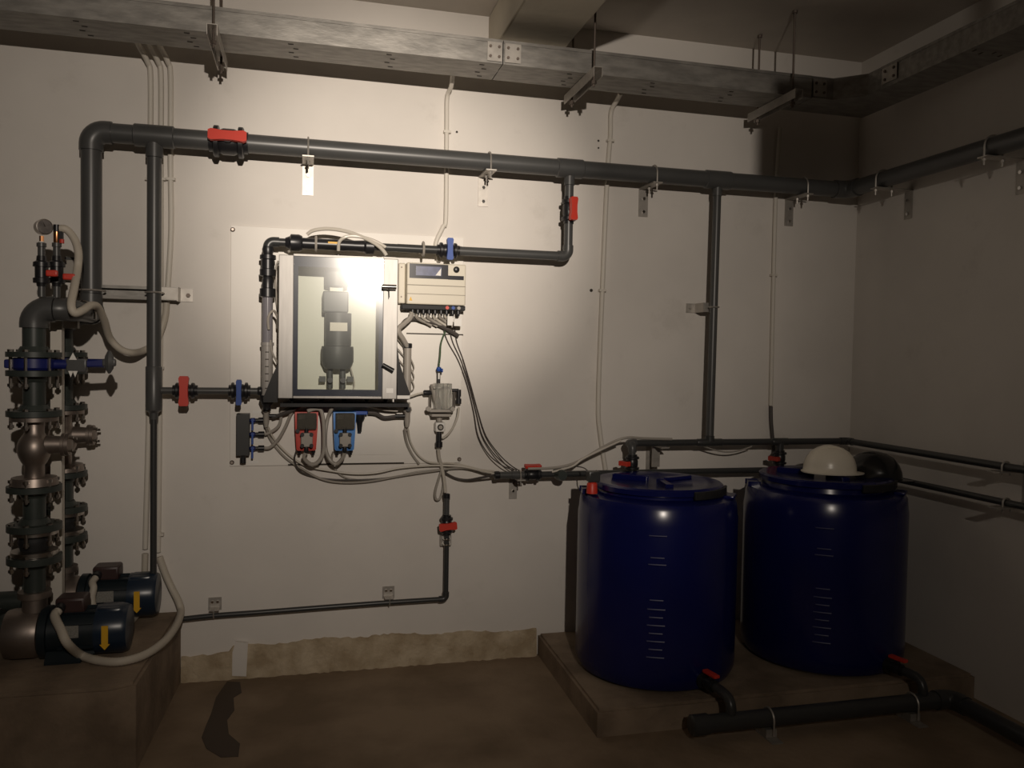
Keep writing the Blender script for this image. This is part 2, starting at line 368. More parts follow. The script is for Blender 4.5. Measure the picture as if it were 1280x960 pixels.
sleeve(hp, (xs - 0.075, HY, HZ), (xs + 0.075, HY, HZ), HR * 0.97, name='tee'); pipe(hp, (xs, HY, HZ - 0.02), (xs, HY, HZ - 0.085), 0.025, name='tee_branch')
pipe(hp, (xs + 0.05, HY, HZ), (XCN - 0.07, HY, HZ), HR)
MB().elbow((XCN, HY, HZ), -X, -Y, HR * 1.14, 0.09).done('elbow', PVC, hp)
pipe(hp, (XCN, HY - 0.08, HZ), (XCN, -3.6, HZ), HR)
for py in (365,):
    pass
zlow = at(115, 392, 0.13).z
pipe(hp, (xe, HY, HZ - 0.075), (xe, HY, zlow + 0.09), HR * 0.98, name='riser')
valve('large ball valve on the overhead header with long red handle', ((xv0 + xv1) / 2, HY, HZ), X, (xv1 - xv0) * 1.02, HR, RED, X, V(0, -1, 0.12), 0.078, 0.165, 0.026, 0.022)

# drop pipe from the left tee
zc0, zc1, zdb = at(192, 458, 0.13).z, at(191, 516, 0.13).z, at(188, 722, 0.13).z
dp = thing('drop_pipe', 'vertical grey pipe from the left header tee, narrowing below the wall strut', 'pipe', (xd, HY, zdb))
pipe(dp, (xd, HY, HZ - 0.096), (xd, HY, zc0 - 0.01), 0.031)
zt = at(192, 488, 0.13).z
MB().lathe((xd, HY, zc0), -Z, [(0, 0.033), (0.004, 0.0355), (zc0 - zc1 - 0.05, 0.0355), (zc0 - zc1 - 0.03, 0.036), (zc0 - zc1 - 0.012, 0.034), (zc0 - zc1, 0.02), (zc0 - zc1 + 0.03, 0.018)], 20).done('reducing_tee', PVC, dp)
pipe(dp, (xd, HY, zc1 - 0.02), (xd, HY, zdb - 0.0), 0.0145, PVCD)
xq = [at(p, 489, 0.13).x for p in (216, 247, 286, 313, 330)]
pipe(dp, (xd + 0.02, HY, zt), (xq[0], HY, zt), 0.0155, name='branch')
sb = thing('sample_pipe', 'short horizontal grey pipe joining red and blue valves to the cabinet piping', 'pipe', (xq[1], HY, zt))
pipe(sb, (xq[1], HY, zt), (xq[2], HY, zt), 0.0155)
pipe(sb, (xq[3], HY, zt), (xq[4], HY, zt), 0.0155)
sleeve(sb, (at(322, 489, 0.13).x, HY, zt), (at(328, 489, 0.13).x, HY, zt), 0.018, BLACK)
valve('red-handled valve on the short pipe right of the drop pipe', ((xq[0] + xq[1]) / 2, HY, zt), X, xq[1] - xq[0], 0.0215, RED, Z, -Y, 0.045, 0.135, 0.022, 0.026)
valve('blue-handled valve on the short pipe left of the glass-door cabinet', ((xq[2] + xq[3]) / 2, HY, zt), X, xq[3] - xq[2], 0.0235, BLUE, Z, V(0, -1, -0.1), 0.046, 0.115, 0.013, 0.022, group='blue-handled ball valves')

# branch from the header to the cabinet
BZ = at(630, 316.5, 0.13).z; br = 0.0225
zv0, zv1 = at(711, 246, 0.13).z, at(711, 280, 0.13).z
bp_ = thing('branch_pipe', 'grey pipe dropping from the header and running left to the blue valve', 'pipe', (xb, HY, BZ))
pipe(bp_, (xb, HY, HZ - 0.086), (xb, HY, zv0), br)
pipe(bp_, (xb, HY, zv1), (xb, HY, BZ + 0.045), br)
MB().elbow((xb, HY, BZ), Z, -X, br * 1.2, 0.055).done('elbow', PVC, bp_)
x3 = [at(p, 308, 0.13).x for p in (574, 546, 497, 464, 377, 352, 335)]
pipe(bp_, (xb - 0.05, HY, BZ), (x3[0], HY, BZ), br)
sleeve(bp_, (at(600, 315, .13).x - 0.1, HY, BZ), (at(580, 313, .13).x - 0.02, HY, BZ), br * 0.92, name='socket')
valve('red-handled valve on the pipe dropping from the header above the bare wall', (xb, HY, (zv0 + zv1) / 2), Z, zv0 - zv1, br, RED, Z, V(0.1, -1, 0), 0.058, 0.115, 0.019, 0.03)
valve('blue-handled valve above the beige controller', ((x3[0] + x3[1]) / 2, HY, BZ), X, x3[0] - x3[1], br, BLUE, Z, -Y, 0.055, 0.105, 0.016, 0.03, group='blue-handled ball valves')

# sampling pipework round the cabinet: from the blue valve left, elbow, down
cp = thing('cabinet_pipework', 'black pipework over and down the left side of the cabinet', 'pipe', (x3[6], HY, at(333, 500, .13).z))
pipe(cp, (x3[1], HY, BZ), (x3[2], HY, BZ), 0.020, PVCD)
pipe(cp, (x3[2] + 0.002, HY, BZ), (x3[3], HY, BZ), 0.019, PVCD)
MB().lathe((at(468, 303, .13).x, HY, BZ), -X, [(0, 0.022), (0.004, 0.038), (0.04, 0.038), (0.05, 0.028), (0.12, 0.024)], 16).done('union', BLACK, cp)
MB().cyl((at(455, 303, .13).x - 0.02, HY, BZ), (at(442, 302, .13).x, HY, BZ), 0.0235, 16).done('band', STEEL, cp)
pipe(cp, (at(442, 300, .13).x, HY, BZ), (x3[4], HY, BZ), 0.026, BLACK, name='sleeve_pipe')
MB().box((at(416, 300, .13).x, HY - 0.026, BZ + 0.006), (0.045, 0.004, 0.009)).done('warning_label', YEL, cp)
MB().lathe((x3[4] + 0.006, HY, BZ), -X, [(0, 0.024), (0.004, 0.034), (0.018, 0.040), (0.055, 0.040), (0.06, 0.030), (0.08, 0.022)], 14).done('union', BLACK, cp)
pipe(cp, (x3[5] + 0.02, HY, BZ), (x3[6] + 0.02, HY, BZ), 0.0185, PVCD)
MB().elbow((x3[6], HY, BZ), X, -Z, 0.023, 0.05).done('elbow', PVCD, cp)
zz = lambda py: at(333, py, 0.13).z
col = [(306, .021), (312, .027), (318, .022), (319, .036), (324, .037), (325, .030), (336, .030), (337, .037), (345, .036), (346, .021), (350, .026), (360, .026), (361, .036), (371, .036), (372, .025)]
MB().lathe((x3[6], HY, BZ - 0.05), -Z, [(0, .020)] + [(BZ - 0.05 - zz(a), r) for a, r in col], 16).done('union_stack', BLACK, cp)
MB().cyl((x3[6], HY, zz(372)), (x3[6], HY, zz(428)), 0.024, 16).done('sight_tube', mat('grey_clear_tube', (0.22, 0.21, 0.23), 0.15, 0.0), cp)
MB().lathe((x3[6], HY, zz(428)), -Z, [(0, .03), (0.015, .03), (0.016, .026), (zz(428) - zz(494), .026)], 16).done('flow_meter', mat('grey_flow_tube', (0.33, 0.31, 0.29), 0.25), cp)
for k in range(6):
    MB().box((x3[6], HY - 0.0265, zz(440 + 9 * k)), (0.016, 0.002, 0.004)).done('scale_mark', GROOVE, cp)
MB().lathe((x3[6], HY, zz(494)), -Z, [(0, .03), (0.02, .034), (0.04, .026), (0.05, .018), (zz(494) - zz(512), .018)], 14).done('end_fitting', BLACK, cp)
# pipe clips on the board
def clip(px, py, label, sz=0.06):
    c = at(px, py, 0.13); v = thing('pipe_clip', label, 'clip', (c.x, -0.06, BZ), 'clips holding the cabinet pipework')
    MB().box((c.x, -0.055, BZ), (0.018, 0.082, 0.03)).done('clip_base', GREY, v)
    mb = MB(); pts = [V(c.x, HY + 0.03 * math.cos(a), BZ + 0.034 * math.sin(a)) for a in [math.pi * 2 * k / 12 for k in range(13)]]
    mb.tube(pts, 0.006, 6, sub=1).done('clip_ring', GREY, v)
clip(395, 299, 'grey pipe clip over the left half of the cabinet')
clip(529, 307, 'grey pipe clip left of the blue valve above the controller')

# ---------------------------------------------------------------- header brackets
def bracket(x, label, z=None, wall='back', y=None):
    g = 'angle brackets holding the overhead header'
    zt_ = HZ - HR - 0.003
    if wall == 'back':
        v = thing('pipe_bracket', label, 'bracket', (x, -0.004, zt_ - 0.13), g)
        f = lambda u, out, zz_: V(x + u, -out, zz_); ex = lambda u, o, zz_: (u, o, zz_); al = X; on = -Y
        cx = HY
    else:
        v = thing('pipe_bracket', label, 'bracket', (XR - 0.004, y, zt_ - 0.13), g)
        f = lambda u, out, zz_: V(XR - out, y - u, zz_); ex = lambda u, o, zz_: (o, u, zz_); al = -Y; on = -X
    off = 0.13 if wall == 'back' else 0.16
    MB().box(f(0, 0.0035, zt_ - 0.075), ex(0.052, 0.006, 0.15)).done('wall_leg', ZINC, v)
    MB().box(f(0, off / 2 + 0.033, zt_ - 0.003), ex(0.052, off + 0.055, 0.006)).done('arm', ZINC, v)
    for dz in (0.055, 0.125):
        c = f(0, 0.0065, zt_ - dz); MB().cyl(c, c + on * 0.009, 0.009, 6).done('bolt', CHROME, v)
    pts = []
    for k in range(13):
        a = math.pi * k / 12; q = f(0, off + 0.049 * math.cos(a), HZ + 0.049 * math.sin(a)); pts.append(q)
    pts = [pts[0] - Z * 0.085] + pts + [pts[-1] - Z * 0.085]
    MB().tube(pts, 0.0045, 6, sub=1).done('u_bolt', ZINC, v)
    for s in (-1, 1):
        c = f(0, off + s * 0.049, zt_ - 0.02); MB().cyl(c, c + Z * 0.010, 0.009, 6).done('nut', ZINC, v)
bracket(at(385, 210, 0).x, 'header bracket right of the header valve, brightest lit of the row')
bracket(at(604, 225, 0).x, 'header bracket between the thin white conduit and the branch valve')
bracket(at(804, 240, 0).x, 'header bracket left of the supply pipe tee')
bracket(at(986, 255, 0).x, 'header bracket on the back wall nearest the room corner')
bracket(0, 'dim header bracket on the right wall beside the corner', wall='right', y=-0.42)
bracket(0, 'dim header bracket on the right wall at the photo edge', wall='right', y=-1.12)

# wall strut behind the two left verticals
zs = at(165, 366, 0.06).z
st_ = thing('wall_strut', 'horizontal galvanised strut on the wall behind the two left vertical pipes', 'strut', (at(165, 366, .06).x, -0.06, zs))
xa, xz_ = at(99, 366, .06).x, at(222, 366, .06).x
mb = MB(); mb.box(((xa + xz_) / 2, -0.046, zs), (xz_ - xa, 0.003, 0.060)); mb.box(((xa + xz_) / 2, -0.066, zs + 0.0285), (xz_ - xa, 0.040, 0.003)); mb.box(((xa + xz_) / 2, -0.066, zs - 0.0285), (xz_ - xa, 0.040, 0.003))
mb.box(((xa + xz_) / 2, -0.085, zs + 0.022), (xz_ - xa, 0.003, 0.012)); mb.box(((xa + xz_) / 2, -0.085, zs - 0.022), (xz_ - xa, 0.003, 0.012)); mb.done('channel', GALV, st_)
mb = MB(); mb.box((xz_ + 0.003, -0.045, zs), (0.005, 0.088, 0.066)); mb.box((xz_ + 0.03, -0.004, zs), (0.06, 0.005, 0.060)); mb.done('end_angle', ZINC, st_)
mb = MB(); mb.box((xz_ - 0.035, -0.0875, zs), (0.07, 0.002, 0.056)); mb.done('front_plate', ZINC, st_)
c = V(xz_ + 0.04, -0.0065, zs); MB().cyl(c, c - Y * 0.012, 0.010, 6).done('bolt', ROD, st_)
c = V(xa + 0.004, -0.045, zs); MB().box(c, (0.004, 0.085, 0.064)).done('end_angle', ZINC, st_)
for xx, rr in ((xe, HR), (xd, 0.031)):
    pts = [V(xx + (rr + 0.005) * math.cos(a), HY - (rr + 0.005) * math.sin(a), zs) for a in [math.pi * k / 12 for k in range(13)]]
    pts = [pts[0] + Y * 0.04] + pts + [pts[-1] + Y * 0.04]
    MB().tube(pts, 0.0045, 6, sub=1).done('u_bolt', ZINC, st_)

# supply pipe down to the tank lines
LZ2 = at(880, 553, 0.15).z; LZ1 = at(850, 589.5, 0.13).z
LY2, LY1 = -0.15, -0.13
xs2 = at(887, 550, 0.15).x; zcl = at(888, 384, .13).z
sp = thing('supply_pipe', 'thin vertical grey pipe from the header down to the tank lines', 'pipe', (xs, HY, LZ2 + 0.03))
pipe(sp, (xs, HY, HZ - 0.086), (xs2, LY2, LZ2 + 0.036), 0.0215, PVC)
v = thing('pipe_bracket', 'flat zinc clamp plate across the supply pipe at mid height', 'bracket', (xs, -0.01, zcl))
xm = at(887, 384, 0.1).x
for s in (-1, 1):
    MB().box((xm + s * 0.062, -0.004, zcl), (0.055, 0.006, 0.05)).done('foot', ZINC, v)
    c = V(xm + s * 0.066, -0.007, zcl); MB().cyl(c, c - Y * 0.008, 0.008, 6).done('bolt', ZINC, v)
    MB().box((xm + s * 0.036, -0.052, zcl), (0.006, 0.102, 0.05)).done('side', ZINC, v)
MB().box((xm, -0.104, zcl), (0.078, 0.005, 0.05)).done('front', ZINC, v)
yp = HY + (LY2 - HY) * 0.5
pts = [V(xm + 0.004 + 0.026 * math.cos(a), yp - 0.026 * math.sin(a), zcl) for a in [math.pi * k / 10 for k in range(11)]]
MB().tube(pts, 0.0045, 6, sub=1).done('u_bolt', ZINC, v)

# ---------------------------------------------------------------- tank lines (two thin pipes)
r2 = 0.0175
t2 = thing('upper_tank_line', 'upper of two thin grey pipes above the blue tanks, running to the right wall', 'pipe', (2.0, LY2, LZ2))
xw = at(785, 553, .15).x; xk = at(975, 555, .15).x; X2 = XR - 0.13
MB().elbow((xw, LY2, LZ2), X, -Y, r2 * 1.25, 0.045).done('elbow', PVC, t2)
pipe(t2, (xw + 0.04, LY2, LZ2), (xs2 - 0.02, LY2, LZ2), r2, PVCD)
sleeve(t2, (xs2 - 0.075, LY2, LZ2), (xs2 + 0.075, LY2, LZ2), r2, PVCD, 'tee'); pipe(t2, (xs2, LY2, LZ2 + 0.005), (xs2, LY2, LZ2 + 0.035), 0.025, PVCD, name='tee_branch')
pipe(t2, (xs2 + 0.02, LY2, LZ2), (X2 - 0.03, LY2, LZ2), r2, PVCD)
sleeve(t2, (xk - 0.05, LY2, LZ2), (xk + 0.05, LY2, LZ2), r2, PVCD, 'tee')
MB().elbow((X2, LY2, LZ2), -X, -Y, r2 * 1.2, 0.045).done('elbow', PVCD, t2)
pipe(t2, (X2, LY2 - 0.04, LZ2), (X2, -3.4, LZ2), r2, PVCD)
ys0 = -0.21
MB().elbow((xw, ys0, LZ2), Y, -Z, r2 * 1.25, 0.04).done('elbow', PVC, t2)
T1 = V(1.63, -0.54, TZ); T2 = V(2.535, -0.545, TZ); TR1, TR2 = 0.374, 0.388
LIDT = 1.003
zva = at(785, 592, 0.25).z
pipe(t2, (xw, ys0, LZ2 - 0.035), (xw, ys0, LZ2 - 0.055), r2, PVC)
pipe(t2, (xk, LY2, LZ2 - 0.005), (xk, LY2, LZ2 - 0.05), r2 * 1.15, PVCD)
vt = valve('red-handled valve standing at the rear of the left tank lid', (xw, ys0, LZ2 - 0.095), Z, 0.085, 0.022, RED, V(0.45, -0.9, 0), V(-0.9, -0.45, 0.0), 0.058, 0.062, 0.013, 0.022)
valve('dim red-handled valve above the right tank beside the white helmet', (xk, LY2, LZ2 - 0.09), Z, 0.085, 0.022, mat('dull_red_plastic', (0.42, 0.045, 0.03), 0.5), V(0.45, -0.9, 0), V(-0.9, -0.45, 0), 0.055, 0.062, 0.013, 0.022)
t1 = thing('lower_tank_line', 'lower thin grey pipe passing behind the blue tanks to the right wall', 'pipe', (1.6, LY1, LZ1))
xl = [at(p, 591, .13).x for p in (618, 655, 676)]
MB().lathe((xl[0], LY1, LZ1), X, [(0, 0.015), (0.002, 0.021), (0.024, 0.021), (0.026, 0.017)], 14).done('hose_nut', BLACK, t1)
MB().lathe((xl[0] + 0.027, LY1, LZ1), X, [(0, 0.018), (0.06, 0.018), (0.061, 0.021), (0.1, 0.021), (0.101, 0.017), (xl[1] - xl[0] - 0.027, 0.017)], 14).done('tail_piece', PVC, t1)
X1 = XR - 0.12
pipe(t1, (xl[2], LY1, LZ1), (X1 - 0.03, LY1, LZ1), 0.0155, PVCD)
MB().elbow((X1, LY1, LZ1), -X, -Y, 0.0185, 0.04).done('elbow', PVCD, t1)
pipe(t1, (X1, LY1 - 0.035, LZ1), (X1, -3.4, LZ1), 0.0155, PVCD)
xp = at(699, 593, .13).x
MB().lathe((xp, LY1 + 0.03, LZ1), -Y, [(0, 0.03), (0.06, 0.032), (0.075, 0.026), (0.09, 0.024)], 16).done('end_tee', GREEN, t1)
valve('red-handled valve lying flat on the lower tank line', ((xl[1] + xl[2]) / 2, LY1, LZ1), X, xl[2] - xl[1], 0.020, RED, X, V(0, -0.15, 1), 0.044, 0.085, 0.02, 0.014)
# brackets of the tank lines
def small_bracket(c, label, h, zl, r):
    v = thing('pipe_bracket', label, 'bracket', (c.x, -0.004, zl - h), 'small brackets of the tank lines')
    MB().box((c.x, -0.0035, zl - h / 2 - r - 0.006), (0.042, 0.006, h)).done('wall_leg', ZINC, v)
    MB().box((c.x, -0.09, zl - r - 0.0035), (0.042, 0.175, 0.006)).done('arm', ZINC, v)
    for k in (0.35, 0.7):
        q = V(c.x, -0.0065, zl - r - h * k); MB().cyl(q, q - Y * 0.007, 0.007, 6).done('bolt', CHROME, v)
    pts = [V(c.x, LY1 - 0.005 + (r + 0.006) * 1.1 * math.cos(a), zl + (r + 0.006) * math.sin(a)) for a in [math.pi * k / 10 for k in range(11)]]
    MB().tube([pts[0] - Z * 0.05] + pts + [pts[-1] - Z * 0.05], 0.0035, 6, sub=1).done('u_bolt', ZINC, v)
small_bracket(at(641, 608, 0), 'small zinc bracket under the lower tank line left of its red valve', 0.12, LZ1, 0.018)
v = thing('pipe_bracket', 'zinc bracket joining both tank lines above the left tank', 'bracket', (at(812, 570, .1).x, -0.01, LZ1 - 0.02), 'small brackets of the tank lines')
xx = at(812, 570, .0).x
MB().box((xx, -0.0035, (LZ2 + LZ1) / 2 - 0.03), (0.045, 0.006, LZ2 - LZ1)).done('wall_leg', ZINC, v)
MB().box((xx, -0.1, LZ2 - r2 - 0.004), (0.045, 0.195, 0.006)).done('arm', ZINC, v)
MB().box((xx, -0.1, LZ1 - 0.0155 - 0.004), (0.045, 0.195, 0.006)).done('arm', ZINC, v)
MB().box((xx, -0.08, (LZ2 + LZ1) / 2 - 0.002), (0.045, 0.005, LZ2 - LZ1 - 0.045)).done('web', ZINC, v)
v = thing('pipe_bracket', 'dim bracket holding both tank lines to the right wall', 'bracket', (XR - 0.01, -1.24, LZ1 - 0.02), 'small brackets of the tank lines')
yb = -1.22
MB().box((XR - 0.0035, yb, (LZ2 + LZ1) / 2), (0.006, 0.06, LZ2 - LZ1 + 0.03)).done('wall_leg', ZINC, v)
MB().box((XR - 0.10, yb, LZ2 - r2 - 0.004), (0.19, 0.06, 0.006)).done('arm', ZINC, v)
MB().box((XR - 0.10, yb, LZ1 - 0.0155 - 0.004), (0.19, 0.06, 0.006)).done('arm', ZINC, v)
for (xc_, zc_, rr) in ((X2, LZ2, r2), (X1, LZ1, 0.0155)):
    pts = [V(xc_ + (rr + 0.005) * math.cos(a), yb, zc_ + (rr + 0.005) * math.sin(a)) for a in [math.pi * k / 10 for k in range(11)]]
    MB().tube([pts[0] - Z * 0.04] + pts + [pts[-1] - Z * 0.04], 0.004, 6, sub=1).done('u_bolt', ZINC, v)

# ---------------------------------------------------------------- conduits
def conduit(pts, label, r=0.0125, clips=(), m=COND, sub=4, name='conduit', group='white conduits on the back wall'):
    c0 = pts[-1]; v = thing(name, label, 'conduit', c0, group)
    MB().tube(pts, r, 10, sub=sub).done('tube', m, v)
    for (px, py) in clips:
        q = at(px, py, 0.016); MB().box((q.x, -0.016, q.z), (r * 2 + 0.014, 0.026, 0.012)).done('saddle_clip', m, v)
def wl(*pp, off=0.016): return [at(a, b, (c[0] if c else off)) for a, b, *c in pp]
def vert(px_top, y0, y1, n=2):
    x_ = at(px_top, (y0 + y1) / 2, 0.016).x
    return [V(x_, -0.016, at(px_top, y, 0.016).z) for y in (y0, y1)]
ztray = TZ0 + 0.02
for px, pxl, lab, yend in ((188, 181.5, 'leftmost white conduit from the trunking, behind the drop pipe', 686), (201, 197.5, 'middle white conduit of the left trio, running down to plinth level', 690), (213, 209, 'right white conduit of the left trio, ending below the wall strut', 372)):
    xt = at(px, 200, .016).x
    pts = [V(xt - 0.04, -0.15, at(px, 52, .12).z), V(xt - 0.035, -0.10, at(px, 60, .08).z), V(xt - 0.01, -0.03, at(px, 78, .03).z), V(xt, -0.016, at(px, 98, .016).z), V(xt, -0.016, at(px, 200, .016).z), V(xt + (0 if px != 213 else 0.004), -0.016, at(pxl, (200 + yend) / 2, .016).z), V(at(pxl, yend, .016).x, -0.016, at(pxl, yend, .016).z)]
    conduit(pts, lab, 0.0125, clips=[((px + pxl) / 2 + 2.5, 224)] + ([((px + pxl) / 2, 460), ((px+pxl)/2 , 668)] if px == 201 else []))
pts = [V(at(566, 92, .15).x, -0.15, at(566, 92, .15).z)] + wl((564, 108, .08), (559, 122, .02), (558.5, 160), (557.5, 270), (554, 283, .018), (546, 300, .02), (545, 310, .02), (549, 327, .03))
conduit(pts, 'white conduit dropping behind the blue valve into the beige controller', 0.0115, clips=[(559, 165)])
pts = [V(at(776, 116, .15).x, -0.15, at(776, 116, .15).z)] + wl((772, 124, .08), (764, 140, .02), (763, 170), (759, 225), (753, 363), (748, 500), (750, 540), (757, 587))
conduit(pts, 'white conduit on the right half of the wall ending behind the left tank', 0.0125, clips=[(763, 176), (753, 363)])
pts = wl((975, 160), (970, 240), (967, 345), (963.5, 507))
conduit(pts, 'dim white conduit on the back wall nearest the room corner', 0.0115, clips=[(967, 344)])
MB_ = MB().tube(wl((963.5, 508), (964, 530), (967, 560), (970, 580, .05)), 0.011, 8)
tag(MB_.done('flexible_hose', CABLE), 'dark flexible hose below the conduit nearest the room corner', 'hose')

# ---------------------------------------------------------------- backing board
p00, p11 = at(287, 583, 0.012), at(580, 297, 0.012)
zb0, zb1 = p00.z, p11.z
bd = thing('backing_board', 'large square white plastic board on the wall behind the cabinet and pumps', 'board', ((p00.x + p11.x) / 2, -0.006, zb0))
MB().box(((p00.x + p11.x) / 2, -0.0055, (zb0 + zb1) / 2), (p11.x - p00.x, 0.010, zb1 - zb0), bev=0.002).done('panel', BOARD, bd)
for (px, py) in ((291, 287), (290, 578), (574, 574)):
    c = at(px, py, 0.011); MB().lathe(c, -Y, [(0, 0.011), (0.004, 0.011), (0.009, 0.006)], 10).done('screw', STEELR, bd)
a = at(495, 568, 0.013); b = at(360, 500, 0.013)
MB().box(((a.x + b.x) / 2, -0.0125, (a.z + b.z) / 2), (a.x - b.x, 0.003, b.z - a.z)).done('mounting_plate', BOARD, bd)
a = at(360, 582, 0.012); b = at(505, 580.5, 0.012); MB().box(((a.x + b.x) / 2, -0.0115, a.z + 0.004), (b.x - a.x, 0.002, 0.007)).done('edge_strip', GROOVE, bd)
a = at(508, 416, 0.012); b = at(579, 418, 0.012); MB().box(((a.x + b.x) / 2, -0.0115, a.z - 0.003), (b.x - a.x, 0.002, 0.006)).done('edge_strip', GROOVE, bd)

# ---------------------------------------------------------------- measuring cabinet
CF = 0.25
cTL, cBR = at(349, 318, CF), at(495.5, 498.5, CF)
cx0, cx1, cz0, cz1 = cTL.x, cBR.x, cBR.z, cTL.z
cab = thing('measuring_cabinet', 'wall cabinet with glass door and steel frame, glaring in the lamp light', 'cabinet', ((cx0 + cx1) / 2, -0.13, cz0))
cw, ch, cxm, czm = cx1 - cx0, cz1 - cz0, (cx0 + cx1) / 2, (cz0 + cz1) / 2
mb = MB(); yb_, yf = -0.035, -0.222
mb.box((cxm, yb_, czm), (cw - 0.02, 0.004, ch - 0.02)); 
for s in (-1, 1):
    mb.box((cxm + s * (cw / 2 - 0.012), (yb_ + yf) / 2, czm), (0.004, yb_ - yf, ch - 0.02))
    mb.box((cxm, (yb_ + yf) / 2, czm + s * (ch / 2 - 0.012)), (cw - 0.02, yb_ - yf, 0.004))
mb.done('body', BEIGE, cab)
for s in (-1, 1): MB().box((cxm + s * cw * 0.35, -0.022, czm), (0.05, 0.022, ch * 0.8)).done('wall_spacer', GREY, cab)
bxl, bxr = at(373, 400, 0.05).x, at(474, 400, 0.05).x
MB().box((cxm, -0.0405, czm), (cw - 0.04, 0.005, ch - 0.04)).done('backplate', INNER, cab)
# door (slightly ajar about its left hinge)
aj = math.radians(3.2); hinge = V(cx0, -0.226, 0)
Rj = Matrix.Rotation(-aj, 3, 'Z')
def dj(v): return hinge + Rj @ (Vector(v) - hinge)
def dbox(x0, x1, y0, y1, z0, z1, name, m, par, bev=0):
    return MB().box(dj(((x0 + x1) / 2, (y0 + y1) / 2, (z0 + z1) / 2)), (x1 - x0, y1 - y0, z1 - z0), Rj, bev).done(name, m, par)
fl_, fr_, ft_, fb_ = at(367, 400, CF).x, at(478.5, 400, CF).x, at(420, 320.5, CF).z, at(420, 495, CF).z
D0, D1 = -0.250, -0.228
door = dbox(cx0, fl_, D0, D1, cz0, cz1, 'door_stile', BRUSH, cab, 0.003)
door2 = dbox(fr_, cx1, D0, D1, cz0, cz1, 'door_stile', BRUSH, cab, 0.003)
dbox(fl_ + 0.0005, fr_ - 0.0005, D0, D1, ft_, cz1, 'door_rail', BRUSH, cab, 0.003)
dbox(fl_ + 0.0005, fr_ - 0.0005, D0, D1, cz0, fb_, 'door_rail', BRUSH, cab, 0.003)
pn = dbox(fl_, fr_, -0.246, -0.242, fb_, ft_, 'door_pane', PANE, cab)
gi = 0.020
for (x0, x1, z0, z1) in ((fl_, fl_ + gi, fb_, ft_), (fr_ - gi * 0.9, fr_, fb_, ft_), (fl_ + gi, fr_ - gi * 0.9, fb_, fb_ + gi * 1.5), (fl_ + gi, fr_ - gi * 0.9, ft_ - gi * 2.6, ft_)):
    dbox(x0, x1, -0.240, -0.234, z0, z1, 'door_gasket', GASKET, cab)
c = at(485, 361, CF); c = dj((c.x, D0, c.z))
lk = MB().lathe(c, -Y, [(0, 0.014), (0.006, 0.014), (0.008, 0.008), (0.03, 0.008)], 12).done('latch', CHROME, cab)
MB().cyl(c + V(-0.032, -0.034, 0.004), c + V(0.034, -0.034, 0.004), 0.0115, 12).done('latch_knob', CHROME, lk)
MB().cyl(c + V(0.0, -0.036, -0.004), c + V(0.002, -0.036, -0.045), 0.002, 6).done('key', CHROME, lk)
c = at(483, 459, CF); c = dj((c.x, D0, c.z))
lk = MB().lathe(c, -Y, [(0, 0.012), (0.012, 0.012)], 12).done('latch', BLACK, cab)
MB().cyl(c + V(-0.02, -0.018, 0.012), c + V(0.03, -0.018, -0.016), 0.010, 10, 0.012).done('latch_lever', BLACK, lk)
c = at(487, 488, CF); c = dj((c.x, D0 - 0.001, c.z)); MB().box(c, (0.032, 0.0012, 0.022), Rj).done('sticker', LABEL, cab)
# bottom glands
for px in (365, 402, 430, 458, 482):
    c = at(px, 503, 0.15); MB().lathe((c.x, -0.15, cz0 + 0.008), -Z, [(0, 0.013), (0.02, 0.013), (0.022, 0.009), (0.032, 0.008)], 10).done('cable_gland', BLACK, cab)
# side support wedges
def wedge(pp, off0, off1, label):
    poly = [at(a, b, off0) for a, b in pp]
    o = MB().prism(poly, V(0, off0 - off1, 0)).done('support_bracket', RUBBER); tag(o, label, 'bracket', 'black side brackets of the cabinet')
wedge(((496.7, 433), (499, 452), (506, 474), (512.5, 492), (512.5, 494), (496.7, 494)), 0.19, 0.0125, 'black curved bracket right of the glass-door cabinet')
wedge(((347.3, 455), (347.3, 503), (329, 503), (329, 497), (340, 470)), 0.19, 0.165, 'black wedge bracket left of the glass-door cabinet')
c = at(504.5, 496.5, 0.19); tag(MB().box((c.x, -0.16, c.z), (0.062, 0.06, 0.017), bev=0.002).done('label_holder', LABEL), 'white label strip at the lower right of the glass-door cabinet', 'label')
a = at(350, 500.5, .2); b = at(512, 507, .2)
tag(MB().box(((a.x + b.x) / 2, -0.10, (a.z + b.z) / 2 - 0.012), (b.x - a.x, 0.15, 0.016)).done('support_shelf', RUBBER), 'dark shelf strip under the glass-door cabinet', 'shelf')
# unit inside
c0 = at(421, 420, 0.12)
un = thing('filter_housing', 'dark grey cylindrical unit seen inside the glass-door cabinet', 'filter', (c0.x, -0.10, at(421, 483, .12).z))
iz = lambda py: at(421, py, 0.12).z
MB().lathe((c0.x - 0.004, -0.12, iz(325)), -Z, [(0, 0.055), (iz(325) - iz(358), 0.055)], 20).done('cap', MOD, un)
MB().box((c0.x - 0.004, -0.085, iz(361)), (0.06, 0.08, iz(358.2) - iz(365))).done('neck', INNER, un)
MB().box((c0.x - 0.008, -0.11, (iz(365) + iz(391)) / 2), (0.118, 0.12, iz(365) - iz(391)), bev=0.006).done('head', MOD, un)
MB().lathe((c0.x + 0.006, -0.12, iz(391.5)), -Z, [(0, 0.062), (iz(391.5) - iz(432.5), 0.062)], 20).done('barrel', MOD, un)
MB().box((c0.x + 0.006, -0.1835, iz(409)), (0.08, 0.003, 0.04)).done('label_plate', BEIGE, un)
MB().lathe((c0.x + 0.004, -0.12, iz(433)), -Z, [(0, 0.074), (0.02, 0.076), (iz(433) - iz(452), 0.076), (iz(433) - iz(461), 0.06)], 20).done('bowl', MOD, un)
